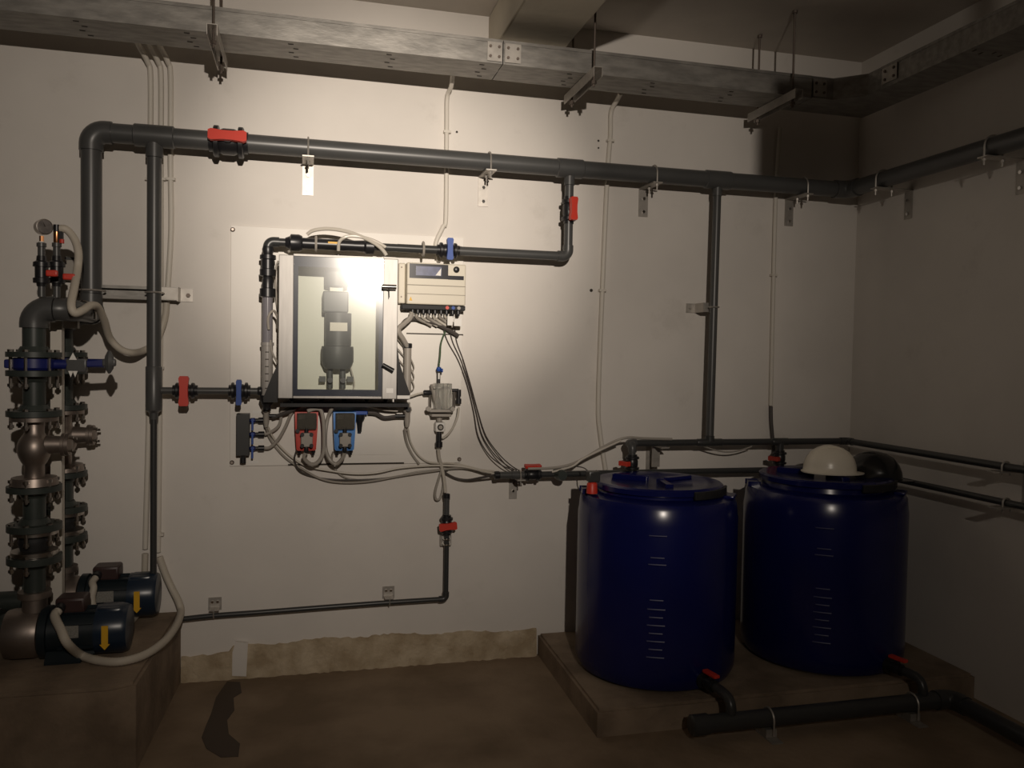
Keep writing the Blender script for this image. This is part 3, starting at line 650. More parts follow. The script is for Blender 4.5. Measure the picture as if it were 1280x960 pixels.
for s in (-1, 1):
    x_ = c0.x + s * 0.03
    vv = MB().cyl((x_, -0.11, iz(461.5)), (x_, -0.11, iz(486)), 0.014, 12).done('outlet', MOD, un)
    MB().cyl((x_ - 0.0, -0.09, iz(475)), (x_ + s * 0.0, -0.165, iz(475)), 0.013, 12).done('tap', BLACK, vv)
    MB().box((x_ + s * 0.035, -0.11, iz(474)), (0.03, 0.03, 0.026)).done('side_port', MOD, vv)
MB().tube([V(c0.x + 0.06, -0.10, iz(452)), V(c0.x + 0.085, -0.10, iz(478)), V(c0.x + 0.08, -0.1, iz(487))], 0.004, 6).done('drain_hose', TUBE, un)

# ---------------------------------------------------------------- controller
KF = 0.115
kTL, kBR = at(509, 327.5, KF), at(582, 385, KF)
kx0, kx1, kz1, kz0 = kTL.x, kBR.x, kTL.z, at(545, 381, KF).z
ct = thing('controller', 'beige wall controller with display, knob and cable glands', 'controller', ((kx0 + kx1) / 2, -0.06, kz0))
kxm, kzm = (kx0 + kx1) / 2, (kz0 + kz1) / 2; kh = kz1 - kz0
MB().box((kxm, -0.062, kzm), (kx1 - kx0, 0.098, kh), bev=0.006).done('housing', BEIGE, ct)
MB().box((kx0 - 0.018, -0.035, kzm + 0.003), (0.035, 0.044, kh - 0.004), bev=0.006).done('hinge_flange', BEIGE, ct)
for py in (334, 371): 
    c = at(502.5, py, 0.057); MB().cyl((kx0 - 0.02, -0.058, c.z), (kx0 - 0.02, -0.0605, c.z), 0.004, 8).done('screw', ROD, ct)
for py, h_ in ((357, 0.004), (368, 0.003)):
    z_ = at(545, py, KF).z; MB().box((kxm, -0.111, z_), (kx1 - kx0 - 0.004, 0.002, h_)).done('seam', BEIGED, ct)
# display: L-shaped bezel
q = lambda a, b: at(a, b, KF)
l0, l1, t0, t1_ = q(512, 330).x, q(560.5, 330).x, at(545, 330.5, KF).z, at(545, 348.5, KF).z
dsp = MB().box(((l0 + l1) / 2, -0.112, (t0 + t1_) / 2), (l1 - l0, 0.003, t0 - t1_)).done('display_bezel', SCREEN, ct)
l2 = q(580, 340).x; t2_ = at(545, 343.5, KF).z
MB().box(((l1 + l2) / 2, -0.112, (t2_ + t1_) / 2 - 0.001), (l2 - l1 - 0.0005, 0.003, t2_ - t1_)).done('button_strip', SCREEN, ct)
s0, s1 = q(520, 338).x, q(552, 338).x; z0_, z1_ = at(545, 333.5, KF).z, at(545, 345, KF).z
lc = MB().box(((s0 + s1) / 2, -0.1142, (z0_ + z1_) / 2), (s1 - s0, 0.0014, z0_ - z1_)).done('screen', LCD, dsp)
MB().prism([V(s1 - 0.03, -0.1150, z1_ + 0.003), V(s1 - 0.004, -0.1150, z1_ + 0.002), V(s1 - 0.002, -0.1150, z0_ - 0.006)], V(0, -0.0012, 0)).done('peeling_film', LABEL, dsp)
c = at(570.5, 337, KF); MB().lathe((c.x, -0.111, c.z), -Y, [(0, 0.0155), (0.008, 0.0155), (0.014, 0.013), (0.016, 0.010)], 16).done('knob', BLACK, ct)
c = at(513.5, 373, KF); MB().prism([V(c.x - 0.008, -0.1112, c.z - 0.01), V(c.x + 0.008, -0.1112, c.z - 0.01), V(c.x, -0.1112, c.z + 0.01)], V(0, -0.001, 0)).done('warning_sign', YEL, ct)
MB().box((kxm - 0.01, -0.06, kz0 - 0.0125), (kx1 - kx0 + 0.024, 0.08, 0.024), bev=0.004).done('gland_strip', RUBBER, ct)
GX = [516, 522.5, 529.5, 536.5, 544, 551.5, 558.5, 566, 573]
for i, px in enumerate(GX):
    c = at(px, 384, 0.09); mm = [BLACK, BLACK, BLACK, BLACK, BLACK, BLACK, RED, BLUE, GREY][i]
    g = MB().lathe((c.x, -0.085, kz0 - 0.0255), -Z, [(0, 0.011), (0.016, 0.011), (0.018, 0.008), (0.026, 0.007)], 10).done('cable_gland', BLACK, ct)
    if i > 5: MB().cyl((c.x, -0.101, kz0 - 0.012), (c.x, -0.105, kz0 - 0.012), 0.009, 10).done('marker_cap', mm, ct)

def hose(pts, r, m, label, cat='hose', name='hose', group=None, n=8, sub=5, band=None):
    mb = MB().tube(pts, r, n, sub=sub); o = mb.done(name, m); return tag(o, label, cat, group)
def pl(*pp): return [at(a, b, c) for a, b, c in pp]
hose(pl((515, 390, .085), (513, 397, .085), (506, 404, .09), (499, 410, .10), (499, 416, .10), (504, 424, .09), (509, 433, .07)), 0.0125, GREY, 'thick grey cable hose curling from the left end of the controller', name='cable_hose')
# cable duct right of the cabinet
c = at(509, 462, .05)
cdx = thing('cable_tube', 'upright clear tube with black cap right of the cabinet', 'tube', (c.x, -0.06, at(509, 491, .06).z))
zt_, zb_ = at(509, 430, .06).z, at(509, 491, .06).z
MB().cyl((c.x, -0.06, zt_ - 0.02), (c.x, -0.06, zb_), 0.019, 16).done('tube_body', GREY, cdx)
MB().lathe((c.x, -0.06, zt_ + 0.004), -Z, [(0, 0.018), (0.003, 0.022), (0.022, 0.022), (0.025, 0.019)], 14).done('cap', BLACK, cdx)
for i in range(3):
    yy = 436 + 12 * i
    hose(pl((497.5, yy - 12, .05), (502, yy - 6, .045), (509, yy + 4, .032), (516, yy + 18, .05), (517, yy + 26, .05), (509, yy + 32, .035)), 0.003, GREY, ['upper', 'middle', 'lower'][i] + ' of three thin wire loops behind the clear tube', 'cable', 'wire', 'wire loops behind the clear tube', 6)
# cables from the glands into the bundle
bund = [(527, 398, .05), (535, 403, .05), (545, 404, .05), (553, 407, .05), (560, 411, .05), (573, 419, .05)]
for i, (px, lab) in enumerate(zip(GX[1:7], ('second', 'third', 'fourth', 'fifth', 'sixth', 'red-marked'))):
    q0 = at(px, 392, .085)
    pts = [q0] + pl((px - 2, 396, .08), (px + 3, 400, .06), (px + 10, 403 + i * 0.6, .05), (px + 17, 407 + i * .6, .045))
    hose(pts, 0.0065 if i % 2 else 0.008, GREY if i % 2 == 0 else TUBE, 'short cable from the %s gland under the controller' % lab, 'cable', 'gland_cable', 'cables hanging from the controller glands', 7)
hose(pl((500, 409, .07), (508, 400, .06), (520, 398, .055), (535, 402, .05), (548, 406, .045), (560, 412, .045), (573, 420, .04)), 0.010, CABLE, 'dark cable bundle looped under the controller glands', 'cable', 'cable_bundle')
for (px, py, w_, h_, lab) in ((562.5, 401, 0.026, 0.045, 'narrow white tag hanging under the controller'), (572, 403, 0.036, 0.036, 'square white tag hanging under the right controller gland')):
    c = at(px, py, .115); tag(MB().box((c.x, -0.115, c.z), (w_, 0.006, h_)).done('cable_tag', LABEL), lab, 'tag', 'white tags under the controller')
# three long thin cables going down to the lower tank line
for i, (dx, lab) in enumerate(((-6, 'left'), (0, 'middle'), (5, 'right'))):
    hose(pl((563 + dx * 1.2, 398, .045), (562 + dx * 1.3, 410, .03), (566 + dx, 428, .02), (576 + dx * .6, 450, .02), (586 + dx * .4, 480, .02), (595 + dx * .5, 515, .02), (603 + dx * .9, 545, .03), (618 + dx * 1.2, 568, .05), (634 + dx, 582, .09), (646 + dx * .6, 588, .11)), 0.0031, CABLE, '%s of three thin dark cables sweeping from the controller to the tank line' % lab, 'cable', 'signal_cable', 'thin dark cables right of the board', 6)

# ---------------------------------------------------------------- flow cell
fx = at(549, 500, .05).x; fz = lambda py: at(549, py, .06).z
fc = thing('flow_cell', 'clear acrylic flow cell block right of the cabinet, feeding the strainer', 'flow cell', (fx, -0.05, fz(521)))
MB().box((at(553, 495, .06).x, -0.06, (fz(479) + fz(514)) / 2), (0.082, 0.085, fz(479) - fz(514)), bev=0.003).done('block', CLEAR, fc)
MB().cyl((at(548, 0, .06).x + 0.0, -0.065, fz(480)), (at(548, 500, .06).x, -0.065, fz(512)), 0.017, 14).done('inner_tube', GREY, fc)
MB().cyl((at(556, 500, .06).x, -0.06, fz(480)), (at(556, 500, .06).x, -0.06, fz(512)), 0.012, 14).done('inner_tube', TUBE, fc)
for py, w_ in ((484, 0.085), (513, 0.118), (518.5, 0.098)):
    MB().box((fx + 0.004, -0.06, fz(py)), (w_, 0.092, 0.014), bev=0.003).done('clamp_plate', CLEAR if py == 484 else GREY, fc)
for px in (535, 565):
    c = at(px, 511, .1); MB().cyl(c, c - Y * 0.02, 0.012, 10).done('thumb_screw', GREY, fc)
    c = at(px + 3, 490, .06); MB().cyl((c.x, -0.06, fz(487)), (c.x, -0.06, fz(510)), 0.006, 8).done('rod', STEEL, fc)
a = at(529, 491, .06); b = at(541, 492, .06); MB().lathe(a, X, [(0, 0.009), (0.004, 0.014), (0.03, 0.014), (0.045, 0.008), (0.06, 0.008)], 12).done('inlet_fitting', BLACK, fc)
hose(pl((508, 497, .06), (515, 495, .06), (522, 492.5, .06), (529, 491, .06)), 0.005, TUBE, 'thin tube entering the left side of the flow cell', group='sample tubes')
a = at(565, 488, .06); MB().cyl(a, (at(573, 488, .06).x, -0.06, a.z), 0.009, 10).done('outlet_arm', BLACK, fc)
a = at(573.5, 489, .06); MB().lathe((a.x, -0.06, a.z + 0.008), -Z, [(0, 0.012), (0.035, 0.012), (0.036, 0.009), (0.045, 0.009), (0.046, 0.014), (0.072, 0.014)], 12).done('outlet_elbow', BLACK, fc)
hose(pl((573.5, 509, .06), (572, 520, .06), (567, 533, .06), (560, 543, .055), (553, 548, .05)), 0.006, TUBE, 'pale tube looping from the flow cell outlet to its strainer', group='sample tubes')
# probe
pb = thing('sensor_probe', 'slim black sensor with blue cap standing on the flow cell', 'probe', (at(548, 480, .065).x, -0.065, fz(479.5)))
px_ = at(548.5, 470, .065).x
MB().cyl((px_, -0.065, fz(479)), (px_, -0.065, fz(464)), 0.008, 10).done('barrel', BLACK, pb)
MB().box((px_ - 0.001, -0.0735, fz(470)), (0.008, 0.002, 0.03)).done('label_band', LABEL, pb)
MB().lathe((px_, -0.065, fz(464)), Z, [(0, 0.010), (0.01, 0.013), (0.018, 0.012), (0.022, 0.006)], 10).done('cap', BLUE, pb)
MB().cyl((px_ + 0.01, -0.075, fz(463)), (px_ + 0.018, -0.075, fz(463)), 0.010, 10).done('cap_screw', BLUE, pb)
hose(pl((548.5, 458.5, .065), (550, 445, .05), (551, 430, .03), (555, 418, .025), (560, 408, .035)), 0.0045, mat('green_cable', (0.06, 0.10, 0.05), 0.5), 'dark green sensor cable rising from the probe cap', 'cable', 'sensor_cable')
# strainer
sx_ = at(549, 540, .06).x
sr = thing('strainer', 'small inline strainer with round white face under the flow cell', 'strainer', (sx_, -0.06, fz(560)))
MB().lathe((sx_, -0.06, fz(521.5)), -Z, [(0, 0.014), (fz(521.5) - fz(527), 0.014)], 12).done('neck', GREY, sr)
bx_ = MB().box((sx_ + 0.002, -0.06, fz(533.5)), (0.048, 0.05, 0.048), bev=0.006).done('body', LABEL, sr)
MB().lathe((sx_ + 0.002, -0.086, fz(533.5)), -Y, [(0, 0.016), (0.003, 0.016), (0.004, 0.012)], 14).done('face_ring', GROOVE, bx_)
MB().cyl((sx_ + 0.002, -0.0905, fz(533.5)), (sx_ + 0.002, -0.093, fz(533.5)), 0.010, 12).done('face_disc', GREY, bx_)
MB().lathe((sx_, -0.06, fz(540)), -Z, [(0, 0.013), (fz(540) - fz(552), 0.013), (fz(540) - fz(552.3), 0.018), (fz(540) - fz(559), 0.018), (fz(540) - fz(559.3), 0.012)], 12).done('tail_nut', BLACK, sr)

# ---------------------------------------------------------------- dosing pumps
def dosing(px, py, shell, lab, blue):
    c = at(px, py, .06); zt0, zt1 = at(px, 514.5, .075).z, at(px, 562, .075).z; wv = 0.108
    d = thing('dosing_pump', lab, 'pump', (c.x, -0.06, zt1), 'dosing pumps on the board')
    zm = (zt0 + zt1) / 2; h_ = zt0 - zt1
    hs = MB(); yb0, yf0 = -0.015, -0.125
    prof = [(-0.5, 0.5), (0.5, 0.5), (0.48, 0.1), (0.42, -0.47), (0.36, -0.5), (-0.36, -0.5), (-0.42, -0.47), (-0.48, 0.1)]
    hs.prism([V(c.x + u * wv, yb0, zm + w_ * h_) for u, w_ in prof], V(0, yf0 - yb0, 0))
    bmesh.ops.bevel(hs.b, geom=[e for e in hs.b.edges if all(v.co.y < yf0 + 0.001 for v in e.verts)], offset=0.008, segments=2, affect='EDGES')
    hs.done('shell', shell, d)
    zc_ = zm + h_ * 0.27
    MB().box((c.x, -0.1275, zc_), (0.088, 0.004, h_ * 0.42)).done('control_panel', SCREEN, d)
    MB().box((c.x + 0.002, -0.142, zc_), (0.090, 0.024, h_ * 0.44), bev=0.010).done('clear_cover', SMOKE, d)
    MB().box((c.x - 0.02, -0.130, zc_ + 0.02), (0.03, 0.002, 0.02)).done('display', MOD, d)
    zh = zm - h_ * 0.20
    hd = MB().box((c.x + 0.002, -0.145, zh), (0.054, 0.035, 0.066), bev=0.004).done('pump_head', GREY, d)
    for sx in (-1, 1):
        for sz in (-1, 1):
            q_ = V(c.x + 0.002 + sx * 0.021, -0.163, zh + sz * 0.026); MB().cyl(q_, q_ - Y * 0.007, 0.0095, 10).done('head_screw', BLACK, hd)
    MB().lathe((c.x, -0.145, zh + 0.034), Z, [(0, 0.010), (0.02, 0.010), (0.021, 0.007), (0.028, 0.006)], 10).done('discharge_fitting', BLACK, d)
    MB().lathe((c.x, -0.145, zh - 0.034), -Z, [(0, 0.010), (0.022, 0.012), (0.03, 0.009)], 10).done('suction_fitting', BLACK, d)
    MB().cyl((c.x - 0.04, -0.126, zh + 0.042), (c.x - 0.04, -0.15, zh + 0.042), 0.010, 10).done('bleed_knob', BLACK, d)
    for s in (-1, 1):
        MB().lathe((c.x + s * 0.032, -0.075, zt1 - 0.0005), -Z, [(0, 0.011), (0.014, 0.011), (0.015, 0.007), (0.026, 0.006)], 8).done('cable_gland', BLACK, d)
    return c, zh, zt1
c1, zh, zt1 = dosing(383, 540, REDP, 'red dosing pump with smoked cover under the cabinet', False)
c2, zh2, zt2 = dosing(430, 538, BLUEP, 'blue dosing pump with smoked cover under the cabinet', True)
# blue injection fitting right of blue pump
c = at(450, 516, .06)
iv = thing('injection_valve', 'blue and black fitting right of the blue dosing pump', 'fitting', (c.x, -0.06, at(450, 541, .06).z))
MB().box((c.x, -0.055, c.z), (0.072, 0.04, 0.018), bev=0.003).done('bar', BLUE, iv)
MB().lathe((c.x, -0.055, c.z - 0.0095), -Z, [(0, 0.026), (0.02, 0.024), (0.035, 0.014), (0.07, 0.010), (0.085, 0.009)], 14).done('nozzle', BLACK, iv)

# ---------------------------------------------------------------- manifold
mx0, mx1 = at(295.5, 540, .06).x, at(312, 540, .06).x; mz0, mz1 = at(303, 569.5, .06).z, at(303, 517, .06).z
mf = thing('manifold', 'dark grey manifold block at the lower left of the board', 'manifold', ((mx0 + mx1) / 2, -0.05, mz0))
MB().box(((mx0 + mx1) / 2, -0.044, (mz0 + mz1) / 2), (mx1 - mx0, 0.062, mz1 - mz0), bev=0.003).done('block', PVCD, mf)
MB().lathe(((mx0 + mx1) / 2, -0.05, mz0 - 0.0005), -Z, [(0, 0.010), (0.012, 0.010), (0.013, 0.014), (0.037, 0.014)], 12).done('drain_cap', BLACK, mf)
PORT = []
for i, py in enumerate((525.5, 543, 560.5)):
    z_ = at(318, py, .06).z; a = V(mx1, -0.055, z_)
    v = thing('mini_valve', 'small blue tap on the manifold, %s of three' % ('topmost', 'middle', 'lowest')[i], 'valve', a, 'blue taps on the manifold')
    MB().lathe(a + X * 0.0005, X, [(0, 0.007), (0.006, 0.012), (0.022, 0.012), (0.026, 0.008)], 12).done('body', DBLUE, v)
    MB().box(a + V(0.014, -0.018, -0.018), (0.009, 0.012, 0.055)).done('handle', BLUE, v)
    MB().lathe(a + X * 0.0265, X, [(0, 0.009), (0.012, 0.009), (0.013, 0.014), (0.04, 0.014), (0.041, 0.009)], 12).done('nut', BLACK, v)
    PORT.append(a + X * 0.068)
for (px, py) in ((322, 515), (324, 534), (323, 552), (317, 578)):
    c = at(px, py, .0115); MB().box((c.x, -0.0113, c.z), (0.045, 0.0012, 0.014)).done('sticker', LABEL, bd)

# tees under the cabinet
def tee_fit(px, label):
    x_ = at(px, 512, .06).x; zf = lambda py: at(px, py, .07).z
    v = thing('hose_tee', label, 'fitting', (x_, -0.07, zf(532)), 'hose tees under the cabinet corners')
    MB().lathe((x_, -0.07, zf(503)), -Z, [(0, 0.013), (zf(503) - zf(508), 0.013), (zf(503) - zf(509), 0.019), (zf(503) - zf(513), 0.022), (zf(503) - zf(516), 0.014), (zf(503) - zf(527), 0.014), (zf(503) - zf(534), 0.009)], 12).done('body', GREY, v)
    MB().lathe((x_, -0.07, zf(511)), -Y, [(0, 0.010), (0.03, 0.012), (0.04, 0.012)], 10).done('knob', BLACK, v)
    sgn = 1 if px < 400 else -1
    MB().cyl((x_ + sgn * 0.013, -0.07, zf(520)), (x_ + sgn * 0.06, -0.07, zf(520)), 0.010, 10).done('side_arm', BLACK, v)
    return x_, zf
tee_fit(333, 'grey hose tee at the lower left corner of the cabinet')
tee_fit(509, 'grey hose tee at the lower right corner of the cabinet')

# ---------------------------------------------------------------- hoses of the board
G1 = 'tubes round the dosing pumps'
hose([PORT[1]] + pl((337, 541, .055), (347, 534, .055), (351, 525, .055), (352, 515, .06), (365, 509, .08), (378, 504, .1)), 0.0075, GREY, 'grey tube from the middle manifold tap up under the cabinet', group=G1)
hose([PORT[2]] + pl((338, 559, .055), (348, 549, .055), (357, 533, .055), (364, 517, .06), (371, 508, .08)), 0.0075, GREY, 'grey tube from the lowest manifold tap up under the cabinet', group=G1)
hose(pl((340, 522, .07), (352, 518, .075), (365, 513, .085), (378, 506, .1)), 0.009, CABLE, 'dark tube from the left hose tee along the cabinet bottom', group=G1)
hose([V(c1.x, -0.145, zh - 0.06)] + pl((380, 572, .14), (388, 580, .13), (397, 578, .13), (404, 566, .12), (405, 545, .11), (404, 525, .11), (401, 513, .11), (394, 511, .12), (384, 514, .13)) , 0.0095, GREY, 'thick tube looping under the red dosing pump and up its right side', group=G1)
hose([V(c2.x, -0.145, zh2 - 0.06)] + pl((428, 573, .14), (420, 580, .13), (412, 574, .13), (407, 560, .11), (407, 540, .10), (410, 522, .10), (414, 512, .12), (417, 505, .12)), 0.0095, GREY, 'thick tube looping under the blue dosing pump and up its left side', group=G1)
hose(pl((333, 535, .065), (336, 545, .04), (344, 558, .03), (358, 573, .03), (376, 585, .03), (400, 598, .03), (425, 603, .03), (460, 602, .03), (500, 595, .03), (540, 589, .03), (575, 585, .035), (600, 588, .07), (617, 591, .12)), 0.0055, GREY, 'long grey tube from the left hose tee sagging to the tank line', group=G1)
hose(pl((335, 534, .065), (341, 546, .045), (352, 560, .04), (368, 574, .04), (385, 583, .04), (410, 588, .04), (440, 592, .04), (470, 591, .045), (500, 585, .04), (540, 582, .04), (575, 583, .05), (600, 588, .085), (618, 592, .125)), 0.005, TUBE, 'long pale tube from the left hose tee along the board bottom', group=G1)
hose(pl((370, 565, .08), (368, 575, .05), (374, 588, .035), (388, 595, .02), (410, 599, .02), (440, 600, .02), (480, 598, .02), (530, 590, .02), (560, 588, .02)), 0.0045, CABLE, 'dark cable from the red dosing pump sagging below the board', 'cable', 'power_cable', group=G1)
hose(pl((416, 565, .08), (415, 578, .05), (420, 588, .03), (432, 597, .016), (455, 600, .016), (490, 597, .016), (520, 590, .016), (550, 587, .02)), 0.0045, GREY, 'grey cable from the blue dosing pump sagging below the board', 'cable', 'power_cable', group=G1)
hose(pl((506, 536, .065), (508, 552, .03), (515, 568, .02), (524, 580, .02)), 0.0065, GREY, 'left tube curving down from the right hose tee', group=G1)
hose(pl((510, 536, .065), (513, 552, .035), (522, 568, .03), (534, 577, .03), (548, 579, .035), (562, 579, .03), (580, 582, .05), (600, 587, .085), (617, 589, .12)), 0.005, TUBE, 'right tube curving from the right hose tee to the tank line', group=G1)
hose(pl((551, 586, .03), (558, 592, .03), (570, 598, .03), (585, 600, .05), (602, 597, .09), (618, 594, .125)), 0.006, CABLE, 'short dark tube drooping into the end of the tank line', group=G1)
hose(pl((460, 516, .06), (470, 517, .06), (480, 522, .06), (492, 521, .065), (502, 520, .07)), 0.009, CABLE, 'dark tube between the blue fitting and the right hose tee', group=G1)
hose(pl((440, 507, .11), (455, 507, .1), (468, 509, .09), (482, 512, .08), (497, 513, .075)), 0.0075, TUBE, 'pale tube along the cabinet bottom to the right hose tee', group=G1)
# tubes over the cabinet
G2 = 'tubes over the cabinet top'
hose(pl((384, 293, .15), (392, 288, .16), (410, 286, .17), (432, 289, .18), (452, 296, .18), (468, 304, .18), (478, 312, .18), (483, 319, .18)), 0.009, TUBE, 'long pale tube arching over the cabinet top', group=G2)
hose(pl((423, 313, .15), (424, 303, .17), (430, 297, .18), (440, 295, .18), (455, 297, .18), (470, 302, .175), (482, 309, .17)), 0.008, TUBE, 'short pale tube rising from the middle of the cabinet top', group=G2)
hose(pl((360, 315, .12), (372, 309, .10), (390, 307, .09), (410, 308, .085), (440, 312, .085), (465, 316, .09)), 0.006, GREY, 'grey tube lying low along the cabinet top', group=G2)
c = at(423, 316, .15); MB_ = MB().lathe((c.x, -0.15, cz1 - 0.0095), Z, [(0, 0.011), (0.015, 0.011), (0.016, 0.013), (0.032, 0.013)], 10); MB_.done('top_gland', BLACK, cab)
hose(pl((336, 412, .165), (335, 400, .17), (338, 391, .17), (343, 389, .16), (347, 398, .13), (347, 410, .10)), 0.006, GREY, 'upper tube looping from the sight tube behind the cabinet', group='tubes left of the cabinet')
hose(pl((338, 425, .155), (340, 440, .15), (346, 452, .13), (348, 456, .12)), 0.005, GREY, 'lower tube curving from the sight tube behind the cabinet', group='tubes left of the cabinet')
hose(pl((348, 326, .06), (345, 335, .06), (344, 350, .06), (346, 375, .06), (348, 390, .06)), 0.005, GREY, 'thin tube running down close behind the cabinet left edge', group='tubes left of the cabinet')

# ---------------------------------------------------------------- drain pipe
dx = at(558, 700, .06).x; DY = -0.06
zq = lambda py: at(558, py, .06).z
dr = thing('drain_pipe', 'thin dark pipe below the flow cell running low along the wall to the left plinth', 'pipe', (dx, DY, zq(748)))
MB().lathe((dx - 0.004, DY, zq(617)), -Z, [(0, 0.014), (0.003, 0.018), (0.022, 0.018), (0.024, 0.015)], 12).done('hose_nut', BLACK, dr)
MB().lathe((dx - 0.003, DY, zq(622)), -Z, [(0, 0.017), (0.01, 0.017), (0.011, 0.0145), (zq(622) - zq(643.5), 0.0145)], 12).done('tail_piece', PVC, dr)
pipe(dr, (dx, DY, zq(668)), (dx, DY, zq(743)), 0.0125, PVCD)
zd = zq(748.5)
MB().elbow((dx, DY, zd), Z, -X, 0.0165, 0.035).done('elbow', PVCD, dr)
xe1 = at(226, 774, .06)
MB().tube([V(dx - 0.02, DY, zd), at(480, 753.5, .06), at(400, 759.5, .06), at(330, 765, .06), at(268, 769.5, .06), V(xe1.x, DY, xe1.z)], 0.0125, 12, sub=6).done('pipe', PVCD, dr)
valve('red-handled valve on the upright drain pipe below the flow cell', (dx - 0.002, DY, zq(656)), Z, 0.098, 0.0195, RED, V(1, 0, 0.1), V(0, -1, 0.0), 0.045, 0.09, 0.02, 0.016)
def drain_clip(px, py, lab, h_=0.06):
    c = at(px, py, .03); q_ = at(px, py, .06); zl = q_.z
    v = thing('pipe_clip', lab, 'clip', (c.x, -0.01, zl - 0.02), 'clips holding the drain pipe')
    MB().box((c.x, -0.004, zl + 0.035), (0.06, 0.006, 0.06)).done('wall_plate', ZINC, v)
    MB().box((c.x, -0.032, zl + 0.0165), (0.045, 0.056, 0.004)).done('arm', ZINC, v)
    for s in (-1, 1): MB().cyl((c.x + s * 0.012, -0.007, zl + 0.045), (c.x + s * 0.012, -0.013, zl + 0.045), 0.007, 6).done('bolt', CHROME, v)
    pts = [V(c.x, DY + 0.0165 * math.cos(a), zl - 0.0165 * math.sin(a)) for a in [math.pi * k / 10 for k in range(11)]]
    MB().tube([pts[0] + Z * 0.02] + pts + [pts[-1] + Z * 0.02], 0.003, 6, sub=1).done('u_bolt', ZINC, v)
drain_clip(268, 768, 'zinc clip on the drain pipe beside the left plinth')
drain_clip(486, 753, 'zinc clip on the drain pipe near its elbow')
c = at(557, 677, .03)
v = thing('pipe_clip', 'zinc clamp on the upright drain pipe under its red valve', 'clip', (dx, -0.01, zq(684)), 'clips holding the drain pipe')
MB().box((dx, -0.021, zq(677)), (0.055, 0.040, 0.052)).done('block', ZINC, v)
for s in (0.014, -0.014):
    pts = [V(dx + 0.017 * math.cos(a), DY - 0.017 * math.sin(a), zq(677) + s) for a in [math.pi * k / 10 for k in range(11)]]
    MB().tube([pts[0] + Y * 0.018] + pts + [pts[-1] + Y * 0.018], 0.0035, 6, sub=1).done('u_bolt', CHROME, v)
hose(pl((548, 561, .06), (549, 572, .05), (552, 583, .04), (555, 598, .045), (557, 616, .06)), 0.0085, TUBE, 'pale tube from the strainer down to the drain pipe', group='sample tubes')
hose(pl((553, 585, .03), (548, 600, .035), (544, 615, .04), (545, 624, .04), (550, 623, .04), (554, 610, .035), (555, 596, .03)), 0.006, GREY, 'hanging loop of grey tube left of the drain pipe top', group='sample tubes')

# ---------------------------------------------------------------- tanks
def tank(c, R, label, lidz, sh):
    t = thing('dosing_tank', label, 'tank', (c.x, c.y, TZ), 'blue dosing tanks')
    z0 = 0.001; k = R / 0.374
    prof = [(z0, R - 0.07), (z0 + 0.004, R - 0.045), (z0 + 0.018, R - 0.018), (z0 + 0.05, R - 0.002), (z0 + 0.08, R)]
    prof += [(sh - 0.10, R), (sh - 0.085, R - 0.003), (sh - 0.03, R - 0.008), (sh - 0.008, R - 0.02), (sh, R - 0.05), (sh + 0.004, R * 0.83), (sh + 0.006, R * 0.78), (lidz - 0.035, R * 0.765)]
    prof += [(lidz - 0.034, R * 0.5)]
    body = MB().lathe((c.x, c.y, TZ), Z, prof, 64).done('body', TANK, t, ang=30)
    lid = MB().lathe((c.x, c.y, TZ), Z, [(lidz - 0.033, R * 0.79), (lidz - 0.030, R * 0.815), (lidz - 0.008, R * 0.815), (lidz, R * 0.79), (lidz - 0.001, R * 0.6), (lidz - 0.008, R * 0.56), (lidz - 0.008, R * 0.1)], 48).done('lid', TANK, t, ang=30)
    for a0 in (0.35, 2.44, 4.53):
        d = V(math.cos(a0), math.sin(a0), 0); M = Matrix((d, Z.cross(d), Z)).transposed()
        MB().box((c.x + d.x * R * 0.36, c.y + d.y * R * 0.36, TZ + lidz + 0.001), (R * 0.44, 0.03, 0.018), M, 0.004).done('lid_rib', TANK, lid)
    # moulded graduation bars facing the room
    toc = (CAM - c); a = math.atan2(toc.y, toc.x) + 0.02; mb = MB()
    for i, zg in enumerate((0.17, 0.205, 0.24, 0.275, 0.31, 0.345, 0.38, 0.42, 0.575, 0.605, 0.70)):
        zz_ = TZ + zg; wdt = (0.17, 0.13)[i % 2]
        pts = [V(c.x + (R + 0.0005) * math.cos(a + wdt * (k - 2) * 0.3), c.y + (R + 0.0005) * math.sin(a + wdt * (k - 2) * 0.3), zz_) for k in range(5)]
        mb.tube(pts, 0.0045, 8, sub=1)
    o = mb.done('graduation_marks', TANKM, body); o['kind'] = 'stuff'
    for s in (-1, 1):
        aa = a + s * 1.35; d = V(math.cos(aa), math.sin(aa), 0); M = Matrix((d, Z.cross(d), Z)).transposed()
        MB().box((c.x + d.x * R * 0.90, c.y + d.y * R * 0.90, TZ + sh + 0.004), (R * 0.13, 0.10, 0.016), M, 0.005).done('lifting_lug', TANK, body)
    aa = a + 0.95; mb = MB()
    for q in range(7):
        ab = aa - 0.28 + 0.14 * q - 0.07; d = V(math.cos(ab), math.sin(ab), 0); M = Matrix((d, Z.cross(d), Z)).transposed()
        mb.box((c.x + d.x * R * 0.835, c.y + d.y * R * 0.835, TZ + lidz - 0.026), (0.014, R * 0.125, 0.036), M, 0.003)
    mb.done('lid_clamp', RUBBER, lid)
    return t
tank(T1, TR1, 'left blue dosing tank with ribbed lid below the red suction valve', LIDT - TZ, 0.835)
tank(T2, TR2, 'right blue dosing tank in the corner with hard hats on its lid', 1.018 - TZ, 0.84)
